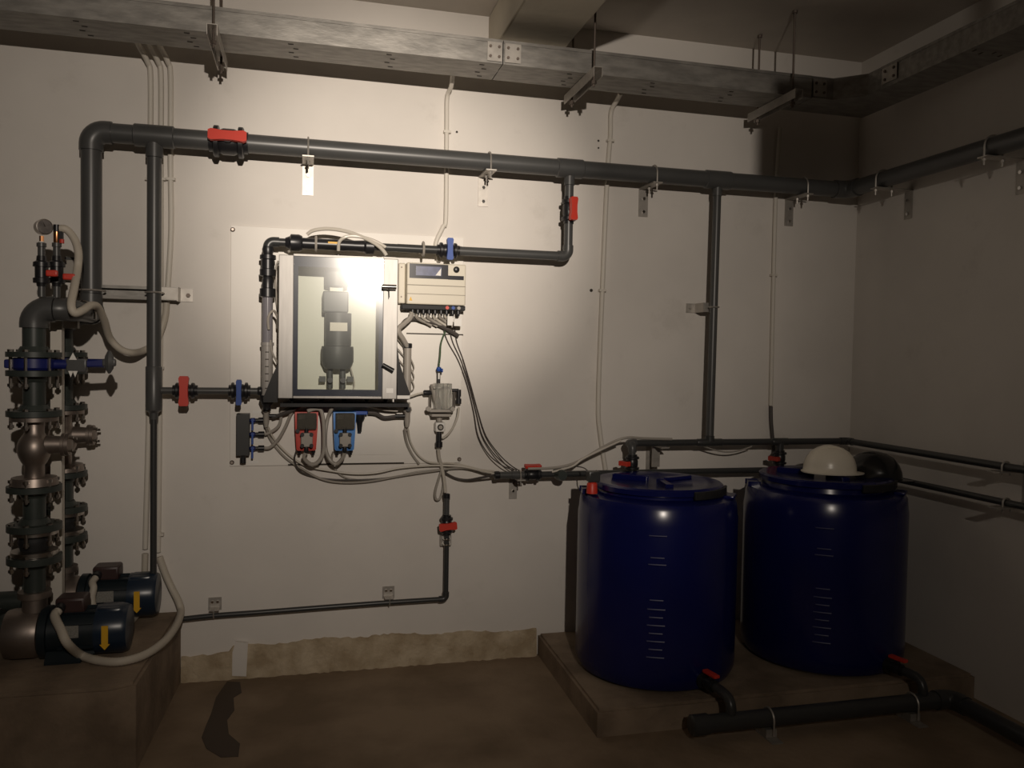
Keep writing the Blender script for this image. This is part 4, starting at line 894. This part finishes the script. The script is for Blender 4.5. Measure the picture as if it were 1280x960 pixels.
# suction cap at the left shoulder of tank 1
c = at(740, 612, 0.58)
sc = thing('suction_lance', 'small red cap under a black fitting at the left shoulder of the left tank', 'cap', (c.x, c.y, TZ + 0.846), None)
zb0_ = TZ + 0.8405
MB().lathe((c.x, c.y, zb0_), Z, [(0, 0.026), (0.045, 0.024), (0.052, 0.018)], 14).done('cap', RED, sc)
MB().box((c.x + 0.004, c.y, zb0_ + 0.078), (0.055, 0.05, 0.05), bev=0.006).done('head', PVCD, sc)
G3 = 'wires at the left tank cap'
hose([V(c.x + 0.02, c.y, zb0_ + 0.104), *pl((737, 590, .45), (730, 585, .3), (720, 583, .17), (705, 583, .155))], 0.003, CABLE, 'thin wire rising from the suction cap to the tank line', 'cable', 'wire', G3)
hose(pl((660, 586, .16), (690, 585, .16), (712, 581, .165), (730, 573, .165), (750, 561, .17), (770, 551, .17), (785, 547, .18), (805, 548, .175), (840, 549, .175)), 0.007, GREY, 'grey cable climbing from the lower to the upper tank line', 'cable', 'cable', 'cables strapped to the tank lines')
hose(pl((690, 590, .16), (715, 583, .17), (728, 574, .175), (752, 562, .18), (776, 551, .185)), 0.0055, TUBE, 'pale tube climbing beside the grey cable to the upper tank line', 'hose', 'hose', 'cables strapped to the tank lines')
hose(pl((880, 558, .13), (895, 563, .12), (910, 565, .12), (925, 563, .12), (940, 558, .13)), 0.004, GREY, 'thin cable drooping under the upper tank line beside its tee', 'cable', 'cable', 'cables strapped to the tank lines')

# hard hats
def hat(c, r, m, label, rz, visor=0.04, tilt=0.0):
    h = thing('hard_hat', label, 'helmet', c, 'hard hats on the right tank'); c = Vector(c)
    mb = MB(); bm = mb.b; n = 32; rings = []
    prof = [(0.0, 1.07), (0.006, 1.08), (0.012, 1.0), (0.045, 0.98), (0.08, 0.90), (0.115, 0.72), (0.137, 0.48), (0.148, 0.22), (0.151, 0.02)]
    for z_, q_ in prof:
        rg = []
        for k_ in range(n):
            a = 2 * math.pi * k_ / n; ex = 1.0
            if z_ < 0.010: ex = 1.0 + (visor / r) * max(0.0, math.cos(a)) ** 3
            p = V(math.cos(a) * r * 1.12 * q_ * ex, math.sin(a) * r * 0.92 * q_, z_ * r / 0.125)
            rg.append(bm.verts.new(c + Matrix.Rotation(tilt, 3, 'X') @ (Matrix.Rotation(rz, 3, 'Z') @ p)))
        rings.append(rg)
    for i in range(len(rings) - 1):
        for k_ in range(n): bm.faces.new((rings[i][k_], rings[i][(k_ + 1) % n], rings[i + 1][(k_ + 1) % n], rings[i + 1][k_]))
    bm.faces.new(rings[-1]); bm.faces.new(rings[0][::-1])
    mb.done('shell', m, h, ang=60)
    mb = MB()
    for s in (-0.35, 0.35):
        pts = [c + Matrix.Rotation(tilt, 3, 'X') @ (Matrix.Rotation(rz, 3, 'Z') @ V(math.cos(a) * r * 0.98, s * r * 0.9, 0.012 + math.sin(a) * r * 1.06)) for a in [0.5 + 0.21 * k_ for k_ in range(11)]]
        mb.tube(pts, 0.004, 6, sub=1)
    mb.done('crown_ridge', m, h)
LT2 = 1.018
hw = at(1037, 588, 0.62); hat(V(hw.x, -0.62, LT2 + 0.016), 0.112, HATW, 'white hard hat resting on the right blue tank', math.radians(-25), visor=0.022)
hb = at(1097, 600, 0.62); hat(V(hw.x + 0.268, -0.60, LT2 - 0.035), 0.125, HATB, 'black hard hat resting on the right blue tank beside the white one', math.radians(-60), tilt=math.radians(-6))

# ---------------------------------------------------------------- floor drain pipe and taps
FY, FZ, FR = -1.105, 0.080, 0.037
fx0 = fl(864, 908, FZ).x; fx1 = 2.82
fp = thing('floor_pipe', 'dark grey collecting pipe along the front of the tank base', 'pipe', (2.2, FY, 0.0))
MB().lathe((fx0, FY, FZ), X, [(0, FR * 0.9), (0.006, FR * 1.16), (0.075, FR * 1.16), (0.078, FR)], 20).done('end_cap', PVCD, fp)
pipe(fp, (fx0 + 0.075, FY, FZ), (fx1 - 0.06, FY, FZ), FR, PVCD)
MB().elbow((fx1, FY, FZ), -X, -Y, FR * 1.15, 0.085).done('elbow', PVCD, fp)
pipe(fp, (fx1, FY - 0.075, FZ), (fx1, -3.8, FZ), FR, PVCD)
def floor_bracket(x, y, along, label):
    v = thing('floor_bracket', label, 'bracket', (x, y, 0), 'brackets under the floor pipe')
    M = (0.05, 0.15, 0.005) if along == 'x' else (0.15, 0.05, 0.005)
    MB().box((x, y, 0.0030), M).done('foot', ZINC, v)
    MB().box((x, y, (FZ - FR) / 2 + 0.002), (0.05, 0.05, FZ - FR - 0.010)).done('post', ZINC, v)
    pts = []
    for k in range(13):
        a = math.pi * k / 12; u, w_ = (FR + 0.005) * math.cos(a), (FR + 0.005) * math.sin(a)
        pts.append(V(x, y + u, FZ + w_) if along == 'x' else V(x + u, y, FZ + w_))
    MB().tube([pts[0] - Z * 0.06] + pts + [pts[-1] - Z * 0.06], 0.0045, 6, sub=1).done('u_bolt', ZINC, v)
floor_bracket(fl(952, 890, FZ).x, FY, 'x', 'bracket under the floor pipe below the left tank tap')
floor_bracket(fl(1160, 890, FZ).x, FY, 'x', 'bracket under the floor pipe near its elbow')
def tap(tc, R, px, py, label):
    # direction out of the tank towards the tap
    g = fl(px, py, TZ + 0.065); d = V(g.x - tc.x, g.y - tc.y, 0).normalized()
    a = V(tc.x, tc.y, TZ + 0.065) + d * (R + 0.001)
    v = thing('drain_tap', label, 'tap', a, 'drain taps of the blue tanks')
    M = Matrix((d, Z.cross(d), Z)).transposed()
    MB().lathe(a, d, [(0, 0.034), (0.012, 0.034), (0.013, 0.021), (0.035, 0.021), (0.036, 0.027), (0.05, 0.028), (0.075, 0.027), (0.076, 0.019), (0.09, 0.019)], 14).done('body', BLACK, v)
    MB().box(a + d * 0.055 + Z * 0.047, (0.085, 0.03, 0.014), M, 0.004).done('handle', RED, v)
    MB().cyl(a + d * 0.055 + Z * 0.026, a + d * 0.055 + Z * 0.041, 0.010, 10).done('stem', BLACK, v)
    e0 = a + d * 0.091; yx = FY - e0.y
    pts = [e0, e0 + d * 0.02, V(e0.x + d.x * 0.055, e0.y + yx * 0.75, TZ + 0.058), V(e0.x + d.x * 0.065, FY, TZ + 0.03), V(e0.x + d.x * 0.067, FY, FZ + FR * 0.9)]
    MB().tube(pts, 0.0215, 12, sub=5).done('outlet_bend', PVCD, v)
tap(T1, TR1, 882, 852, 'red-handled tap at the foot of the left blue tank')
tap(T2, TR2, 1112, 832, 'red-handled tap at the foot of the right blue tank')

# ---------------------------------------------------------------- pump risers
def bolts(parent, c, R, z0, z1, n=6, ph=0.3):
    for k in range(n):
        a = ph + 2 * math.pi * k / n; x_, y_ = c.x + R * math.cos(a), c.y + R * math.sin(a)
        mb = MB(); mb.cyl((x_, y_, z0), (x_, y_, z1), 0.0065, 6); mb.cyl((x_, y_, z1 - 0.012), (x_, y_, z1), 0.0115, 6); mb.cyl((x_, y_, z0 + 0.006), (x_, y_, z0 + 0.018), 0.0115, 6)
        mb.done('bolt', STEEL, parent)
RX = at(43, 600, .52).x
YA, YB = -0.52, -0.13
zA = lambda py: at(43, py, 0.52).z
HX = RX + 0.13; HDZ = zA(386)
def riser(yc, front):
    w_ = 'front' if front else 'rear'; c = V(RX, yc, 0); g = 'pump risers'
    r = thing('pump_riser', 'grey-green flanged riser pipe above the %s pump' % w_, 'pipe', (RX, yc, PZ + 0.2), g)
    pr = 0.041
    MB().elbow((RX, yc, HDZ), -Z, X, pr * 1.25, 0.075).done('elbow', PVC, r)
    pipe(r, (RX, yc, HDZ - 0.07), (RX, yc, zA(435)), pr, GREEN)
    def flange(pyt, pyb, coll, m=GREEN, R=0.098):
        zt, zb = zA(pyt), zA(pyb)
        pf = [(0, R), (zt - zb, R)] if coll == 0 else ([(-0.022, pr * 1.15), (-0.004, pr * 1.4), (0, pr * 1.45), (0, R), (zt - zb, R)] if coll == 1 else [(0, R), (zt - zb, R), (zt - zb, pr * 1.45), (zt - zb + 0.004, pr * 1.4), (zt - zb + 0.022, pr * 1.15)])
        return MB().lathe((RX, yc, zt), -Z, pf, 28).done('flange', m, r)
    f1 = flange(440, 446.5, 1); bolts(f1, c, 0.080, zA(485), zA(437), 6, 0.45)
    flange(463, 470, 2)
    pipe(r, (RX, yc, zA(471)), (RX, yc, zA(511)), pr * 0.98, GREEN)
    f2 = flange(513, 520, 1); bolts(f2, c, 0.080, zA(536), zA(510), 6, 0.45)
    f3 = flange(606.5, 613.5, 2); bolts(f3, c, 0.080, zA(626), zA(598), 6, 0.45)
    pipe(r, (RX, yc, zA(614)), (RX, yc, zA(652)), pr * 0.98, GREEN)
    f4 = flange(654, 662, 1); bolts(f4, c, 0.080, zA(680), zA(652), 6, 0.45)
    f5 = flange(693.5, 702, 2); bolts(f5, c, 0.080, zA(714), zA(690), 6, 0.45)
    pipe(r, (RX, yc, zA(702)), (RX, yc, zA(738)), pr * 0.95, GREEN)
    # butterfly valve
    b = thing('butterfly_valve', 'blue wafer butterfly valve on the %s pump riser' % w_, 'valve', (RX, yc, zA(462)), 'blue butterfly valves')
    MB().lathe((RX, yc, zA(447.2)), -Z, [(0, 0.070), (0.004, 0.078), (zA(447.2) - zA(459.5), 0.078), (zA(447.2) - zA(462.5), 0.070)], 24).done('body', DBLUE, b)
    MB().box((RX - 0.085, yc, zA(455)), (0.03, 0.05, 0.035), bev=0.006).done('lug', DBLUE, b)
    MB().cyl((RX + 0.07, yc, zA(455)), (RX + 0.17, yc, zA(455)), 0.020, 14).done('neck', DBLUE, b)
    if front:
        MB().box((RX + 0.155, yc - 0.005, zA(456)), (0.075, 0.03, 0.055), bev=0.006).done('scale_plate', PVC, b)
        px0 = RX + 0.145
        MB().prism([V(px0 - 0.014, yc - 0.0215, zA(449)), V(px0 + 0.014, yc - 0.0215, zA(449)), V(px0, yc - 0.0215, zA(440))], V(0, -0.002, 0)).done('white_pointer', LABEL, b)
        for s in (-0.008, 0.008): MB().prism([V(px0 + s - 0.009, yc - 0.0215, zA(463)), V(px0 + s + 0.009, yc - 0.0215, zA(463)), V(px0 + s, yc - 0.0215, zA(471))], V(0, -0.002, 0)).done('white_pointer', LABEL, b)
        MB().box((RX + 0.225, yc, zA(453)), (0.075, 0.022, 0.028), Matrix.Rotation(-0.06, 3, 'Y'), 0.005).done('lever', BLUE if False else DBLUE, b)
        k = MB().box((RX + 0.272, yc, zA(452)), (0.05, 0.026, 0.030), bev=0.006).done('grip', PVC, b)
        MB().lathe((RX + 0.272, yc, zA(466)), Z, [(0, 0.004), (0.02, 0.016), (0.045, 0.020), (0.07, 0.016), (0.092, 0.006)], 8).done('grip_wing', PVC, b)
    # stainless check valve
    k = thing('check_valve', 'dull stainless swing valve with side port on the %s pump riser' % w_, 'valve', (RX, yc, zA(604)), 'stainless valves of the risers')
    q = lambda py: zA(521) - zA(py)
    MB().lathe((RX, yc, zA(521)), -Z, [(0, 0.086), (q(526), 0.086), (q(526.2), 0.036), (q(541), 0.036), (q(545), 0.044), (q(550), 0.054), (q(556), 0.060), (q(564), 0.061), (q(571), 0.055), (q(577), 0.046), (q(582), 0.036), (q(596), 0.037), (q(596.2), 0.080), (q(605.8), 0.086)], 28).done('body', STEELR, k)
    MB().lathe((RX + 0.045, yc, zA(556)), X, [(0, 0.038), (0.055, 0.034), (0.056, 0.046), (0.068, 0.046), (0.069, 0.044), (0.083, 0.044), (0.09, 0.02)], 20).done('side_port', STEELR, k)
    for n_ in range(4):
        a = 0.6 + n_ * math.pi / 2; p = V(RX + 0.128, yc + 0.036 * math.cos(a), zA(556) + 0.036 * math.sin(a)); MB().cyl(p, p + X * 0.018, 0.006, 6).done('bolt', STEEL, k)
    # rubber joint
    j = thing('rubber_joint', 'black rubber expansion joint low on the %s pump riser' % w_, 'joint', (RX, yc, zA(693)), 'rubber joints of the risers')
    q2 = lambda py: zA(662.5) - zA(py)
    MB().lathe((RX, yc, zA(667.4)), -Z, [(0, 0.045), (0.01, 0.055), (0.03, 0.060), (zA(667.4) - zA(687), 0.050)], 24).done('bellows', RUBBER, j)
    MB().lathe((RX, yc, zA(662.5)), -Z, [(0, 0.084), (q2(667.2), 0.084)], 28).done('steel_ring', STEEL, j)
    MB().lathe((RX, yc, zA(687.3)), -Z, [(0, 0.084), (zA(687.3) - zA(693), 0.084)], 28).done('steel_ring', STEEL, j)
riser(YB, False)
riser(YA, True)
# cross header that joins the two risers to the overhead pipe
ch = thing('cross_header', 'short grey header joining both pump risers to the overhead pipe', 'pipe', (HX, -0.32, HDZ))
sx0 = RX + 0.078
MB().elbow((HX, YA, HDZ), -X, Y, 0.045, HX - sx0).done('elbow', PVC, ch)
pipe(ch, (HX, YA + 0.05, HDZ), (HX, YB - 0.05, HDZ), 0.041, PVC)
MB().tube([V(HX, YB - 0.06, HDZ), V(HX, YB - 0.03, HDZ), V(HX + (xe - HX) * 0.4, YB, HDZ + 0.01), V(xe, HY, zlow + 0.04), V(xe, HY, zlow + 0.088)], 0.046, 16, sub=5).done('elbow', PVC, ch)
pipe(ch, (sx0, YB, HDZ), (HX - 0.02, YB, HDZ), 0.045, PVC, name='tee_branch')

# instruments on the cross header
def inst(px, pyb, yc, label, kind):
    x_ = at(px, 340, -yc).x; z = lambda py: at(px, py, -yc).z
    if kind == 'gauge':
        g = thing('pressure_gauge', label, 'gauge', (x_, yc, z(pyb)))
    else:
        g = thing('pressure_sensor', label, 'sensor', (x_, yc, z(pyb)))
    MB().cyl((x_, yc, z(pyb)), (x_, yc, z(356)), 0.014, 12).done('nipple', PVC, g)
    MB().lathe((x_, yc, z(358)), Z, [(0, 0.017), (z(354) - z(358), 0.019), (z(353.9) - z(358), 0.030), (z(348) - z(358), 0.031), (z(347) - z(358), 0.024), (z(334) - z(358), 0.024), (z(333.5) - z(358), 0.031), (z(328) - z(358), 0.030), (z(326) - z(358), 0.019), (z(320) - z(358), 0.017)], 14).done('mini_valve_body', BLACK, g)
    MB().lathe((x_, yc, z(320)), Z, [(0, 0.014), (z(309) - z(320), 0.014), (z(308.5) - z(320), 0.018), (z(304) - z(320), 0.018), (z(303) - z(320), 0.010)], 12).done('adapter', PVC, g)
    return g, x_, z
g, gx, gz = inst(52, 371, YA, 'round steel pressure gauge on a black valve above the front riser', 'gauge')
MB().cyl((gx, YA, gz(303)), (gx, YA, gz(295)), 0.0085, 8).done('stem', COPPER, g)
MB().cyl((gx, YA, gz(304)), (gx, YA, gz(302)), 0.011, 10).done('seal_tape', LABEL, g)
gd = V(0.75, -1, 0).normalized(); gc = V(gx + 0.004, YA, gz(284))
cs = MB().lathe(gc - gd * 0.015, gd, [(0, 0.026), (0.003, 0.029), (0.028, 0.029), (0.031, 0.031), (0.036, 0.031), (0.037, 0.027)], 24).done('case', STEEL, g)
MB().cyl(gc + gd * 0.0215, gc + gd * 0.0235, 0.0268, 24).done('dial', DIAL, cs)
side = gd.cross(Z); MB().prism([gc + gd * 0.024 + side * 0.002, gc + gd * 0.024 - side * 0.002, gc + gd * 0.024 + Z * 0.022 + side * 0.010], gd * 0.001).done('needle', GROOVE, cs)
valve_h = MB().box((gx + 0.045, YA - 0.03, gz(342)), (0.042, 0.02, 0.026), bev=0.006).done('handle', RED, g)
g, sxx, sz = inst(71, 372, -0.44, 'slim copper pressure sensor with white hose beside the gauge', 'sensor')
MB().lathe((sxx, -0.44, sz(303.5)), Z, [(0, 0.011), (0.004, 0.0125), (sz(290) - sz(303.5), 0.0125)], 12).done('sensor_body', COPPER, g)
MB().lathe((sxx, -0.44, sz(290)), Z, [(0, 0.013), (sz(281) - sz(290), 0.013)], 12).done('sensor_head', BLACK, g)
MB().box((sxx + 0.016, -0.44, sz(296)), (0.014, 0.02, 0.05)).done('plug', BLACK, g)
MB().cyl((sxx + 0.02, -0.445, sz(304)), (sxx + 0.02, -0.445, sz(299)), 0.009, 8).done('orange_nut', RED, g)
MB().box((sxx + 0.05, -0.46, sz(346)), (0.045, 0.02, 0.026), bev=0.006).done('handle', RED, g)
c = at(90, 330, .25)
bx = thing('junction_box', 'small grey box on the wall side behind the white sensor hose', 'box', (at(90, 345, .02).x, -0.02, at(90, 352, .02).z))
MB().box((at(91, 338, .04).x, -0.032, at(91, 338, .04).z), (0.07, 0.06, 0.09), bev=0.005).done('body', GREY, bx)
MB().box((at(88, 325, .04).x, -0.032, at(88, 324, .04).z), (0.04, 0.045, 0.018), bev=0.003).done('cap', PVC, bx)

# strut post between the risers
pxm = at(74, 560, .33).x; PY = -0.33
sp_ = thing('strut_post', 'upright galvanised strut post on the plinth between the two risers', 'post', (pxm, PY, PZ))
zt_ = at(74, 399, .33).z; hh = zt_ - PZ - 0.006
mb = MB(); mb.box((pxm - 0.006, PY - 0.019, PZ + 0.004 + hh / 2), (0.043, 0.003, hh)); mb.box((pxm - 0.026, PY, PZ + 0.004 + hh / 2), (0.003, 0.038, hh)); mb.box((pxm + 0.014, PY, PZ + 0.004 + hh / 2), (0.003, 0.038, hh)); mb.done('channel', COND, sp_)
MB().box((pxm, PY, PZ + 0.002), (0.12, 0.10, 0.004)).done('base_plate', GALV, sp_)
MB().box((pxm + 0.02, PY, zt_ + 0.002), (0.13, 0.07, 0.005)).done('top_plate', GALV, sp_)
MB().box((pxm + 0.05, PY - 0.012, zt_ - 0.019), (0.055, 0.03, 0.036)).done('clamp_block', WHITE, sp_)
pts = [V(HX + 0.046 * math.cos(a), PY, HDZ + 0.046 * math.sin(a)) for a in [math.pi * k / 12 for k in range(13)]]
MB().tube([V(pts[0].x, PY, zt_ + 0.004)] + pts + [V(pts[-1].x, PY, zt_ + 0.004)], 0.005, 6, sub=1).done('u_bolt', CHROME, sp_)

# ---------------------------------------------------------------- pumps
def pump(yc, label, w_, dx=0.0, dz=0.102):
    AZ = PZ + dz; p = thing('water_pump', label, 'pump', (RX + 0.15, yc, PZ), 'horizontal water pumps')
    MB().lathe((RX - 0.10, yc, AZ), X, [(0, 0.06), (0.004, 0.092), (0.03, 0.098), (0.105 + dx, 0.098), (0.125 + dx, 0.092), (0.13 + dx, 0.07)], 28).done('volute', STEELR, p)
    MB().lathe((RX, yc, AZ + 0.088), Z, [(0, 0.045), (zA(746) - AZ - 0.088, 0.045), (zA(745.9) - AZ - 0.088, 0.060), (zA(738.2) - AZ - 0.088, 0.060)], 20).done('outlet', STEELR, p)
    MB().lathe((RX - 0.101, yc, AZ + 0.03), -X, [(0, 0.05), (0.02, 0.05), (0.021, 0.072), (0.045, 0.072)], 20).done('inlet_flange', GREEN, p)
    x0 = RX + 0.031 + dx
    MB().lathe((x0, yc, AZ), X, [(0, 0.085), (0.002, 0.104), (0.03, 0.104), (0.032, 0.09), (0.07, 0.088), (0.20, 0.088)], 28).done('motor', MOTOR, p)
    for k in range(11):
        if 3 <= k <= 7: continue
        a = math.radians(-150 + k * 30); d = V(0, math.cos(a), math.sin(a)); M = Matrix((X, d, X.cross(d))).transposed()
        MB().box(V(x0 + 0.135, yc, AZ) + d * 0.092, (0.13, 0.014, 0.005), M).done('cooling_fin', MOTOR, p)
    x1 = x0 + 0.201
    MB().lathe((x1, yc, AZ), X, [(0, 0.098), (0.10, 0.098), (0.118, 0.090), (0.122, 0.07)], 28).done('fan_cowl', MOTORC, p)
    MB().box((x1 + 0.05, yc, AZ + 0.066), (0.095, 0.10, 0.056), bev=0.012).done('cowl_top', MOTORC, p)
    tb = MB().box((x0 + 0.108, yc, AZ + 0.112), (0.108, 0.10, 0.062), bev=0.010).done('terminal_box', BOXB, p)
    MB().cyl((x0 + 0.075, yc - 0.0505, AZ + 0.112), (x0 + 0.075, yc - 0.08, AZ + 0.106), 0.020, 12).done('cable_entry', BLACK, tb)
    MB().box((x0 + 0.115, yc - 0.0915, AZ + 0.022), (0.070, 0.004, 0.048)).done('nameplate', PLATE, p)
    # yellow arrow label, curved cowl front
    xa_ = x1 + 0.045; ya_ = yc - 0.1005
    MB().prism([V(xa_ - 0.012, ya_, AZ + 0.040), V(xa_ + 0.012, ya_, AZ + 0.040), V(xa_ + 0.012, ya_, AZ - 0.034), V(xa_ + 0.019, ya_, AZ - 0.034), V(xa_, ya_, AZ - 0.056), V(xa_ - 0.019, ya_, AZ - 0.034), V(xa_ - 0.012, ya_, AZ - 0.034)], V(0, 0.004, 0)).done('arrow_label', YEL, p)
    for sy in (-1, 1):
        mb = MB(); mb.prism([V(x0 + 0.03, yc + sy * 0.045, PZ + 0.002), V(x0 + 0.03, yc + sy * 0.105, PZ + 0.002), V(x0 + 0.03, yc + sy * 0.105, PZ + 0.012), V(x0 + 0.03, yc + sy * 0.075, PZ + 0.045), V(x0 + 0.03, yc + sy * 0.045, PZ + 0.03)], V(0.13, 0, 0)); mb.done('foot', MOTOR, p)
    return x0, AZ
x0, AZ = pump(YA, 'front black water pump with yellow arrow nearest the plinth edge', 'front')
x0b, AZb = pump(YB, 'rear black water pump with yellow arrow close to the wall', 'rear', 0.045, 0.125)
# suction stubs at the left photo edge
sl = thing('suction_pipe', 'dark green suction pipe entering at the left photo edge', 'pipe', (RX - 0.2, YB, AZ))
MB().cyl((RX - 0.147, YB, AZ + 0.02), (RX - 0.9, YB, AZ + 0.02), 0.045, 18).done('pipe', GREEN, sl)
sl = thing('suction_pipe', 'suction pipe of the front pump beyond the left photo edge', 'pipe', (RX - 0.2, YA, AZ))
MB().cyl((RX - 0.147, YA, AZ + 0.02), (RX - 0.9, YA, AZ + 0.02), 0.045, 18).done('pipe', GREEN, sl)
# flexible white conduits
def flexi(pts, r, label):
    o = MB().tube(pts, lambda t_, i: r * (1.0 + (0.06 if i % 2 else -0.04)), 10, sub=14).done('flexible_conduit', FLEX, ang=80)
    return tag(o, label, 'conduit', 'white flexible conduits')
z = sz
flexi(pl((75, 286, .44), (83, 287, .44), (93, 299, .42), (98, 316, .40), (97, 335, .40), (93, 358, .50), (89, 380, .59), (93, 391, .60), (103, 388, .57), (113, 382, .50), (122, 384, .42), (130, 400, .32), (137, 422, .22), (150, 436, .19), (165, 441, .16), (180, 438, .07), (194, 428, .05), (203, 408, .03), (207, 392, .02), (208, 376, .018)), 0.0155, 'white flexible conduit looping from the pressure sensor to the wall conduit')
ex = V(x0 + 0.075, YA - 0.081, AZ + 0.105)
def onp(*pp): return [fl(a, b, PZ + 0.0185 + dz) for a, b, dz in pp]
flexi([ex, ex + V(-0.004, -0.03, -0.012)] + pl((76, 787, .70), (84, 804, .72)) + onp((100, 818, .012), (122, 825.5, 0), (150, 827, 0), (180, 819, 0), (204, 803, 0), (219, 784, .004)) + pl((226, 766, .10), (223, 752, .06), (214, 734, .03), (206, 716, .02), (199, 696, .017)), 0.0165, 'white flexible conduit looping from the front pump to the wall conduit')
ex = V(x0b + 0.075, YB - 0.081, AZb + 0.105)
flexi([ex, ex + V(-0.006, -0.03, -0.012)] + pl((117, 735, .27), (115, 748, .28), (118, 762, .28)) + onp((132, 779, .01), (146, 787, 0), (158, 782, 0), (170, 770, 0)) + pl((178, 752, .035), (180, 735, .02), (181, 712, .018), (181.5, 692, .017)), 0.0145, 'white flexible conduit curling from the rear pump terminal box')

# ---------------------------------------------------------------- unseen box added outside the frame, its corner shades the right wall
dk = thing('added_shade_box', 'unseen box added to shade the right wall, hung under the ceiling beside the camera', 'shadow caster', (1.9, -3.4, 2.6))
MB().box((1.15 + 0.70, -3.45, 2.705), (1.40, 0.5, 0.18), bev=0.01).done('shade_box_body', GALV, dk)
for xx in (1.5, 2.4): MB().box((xx, -3.45, 3.035), (0.03, 0.03, 0.52)).done('shade_box_strap', ZINC, dk)
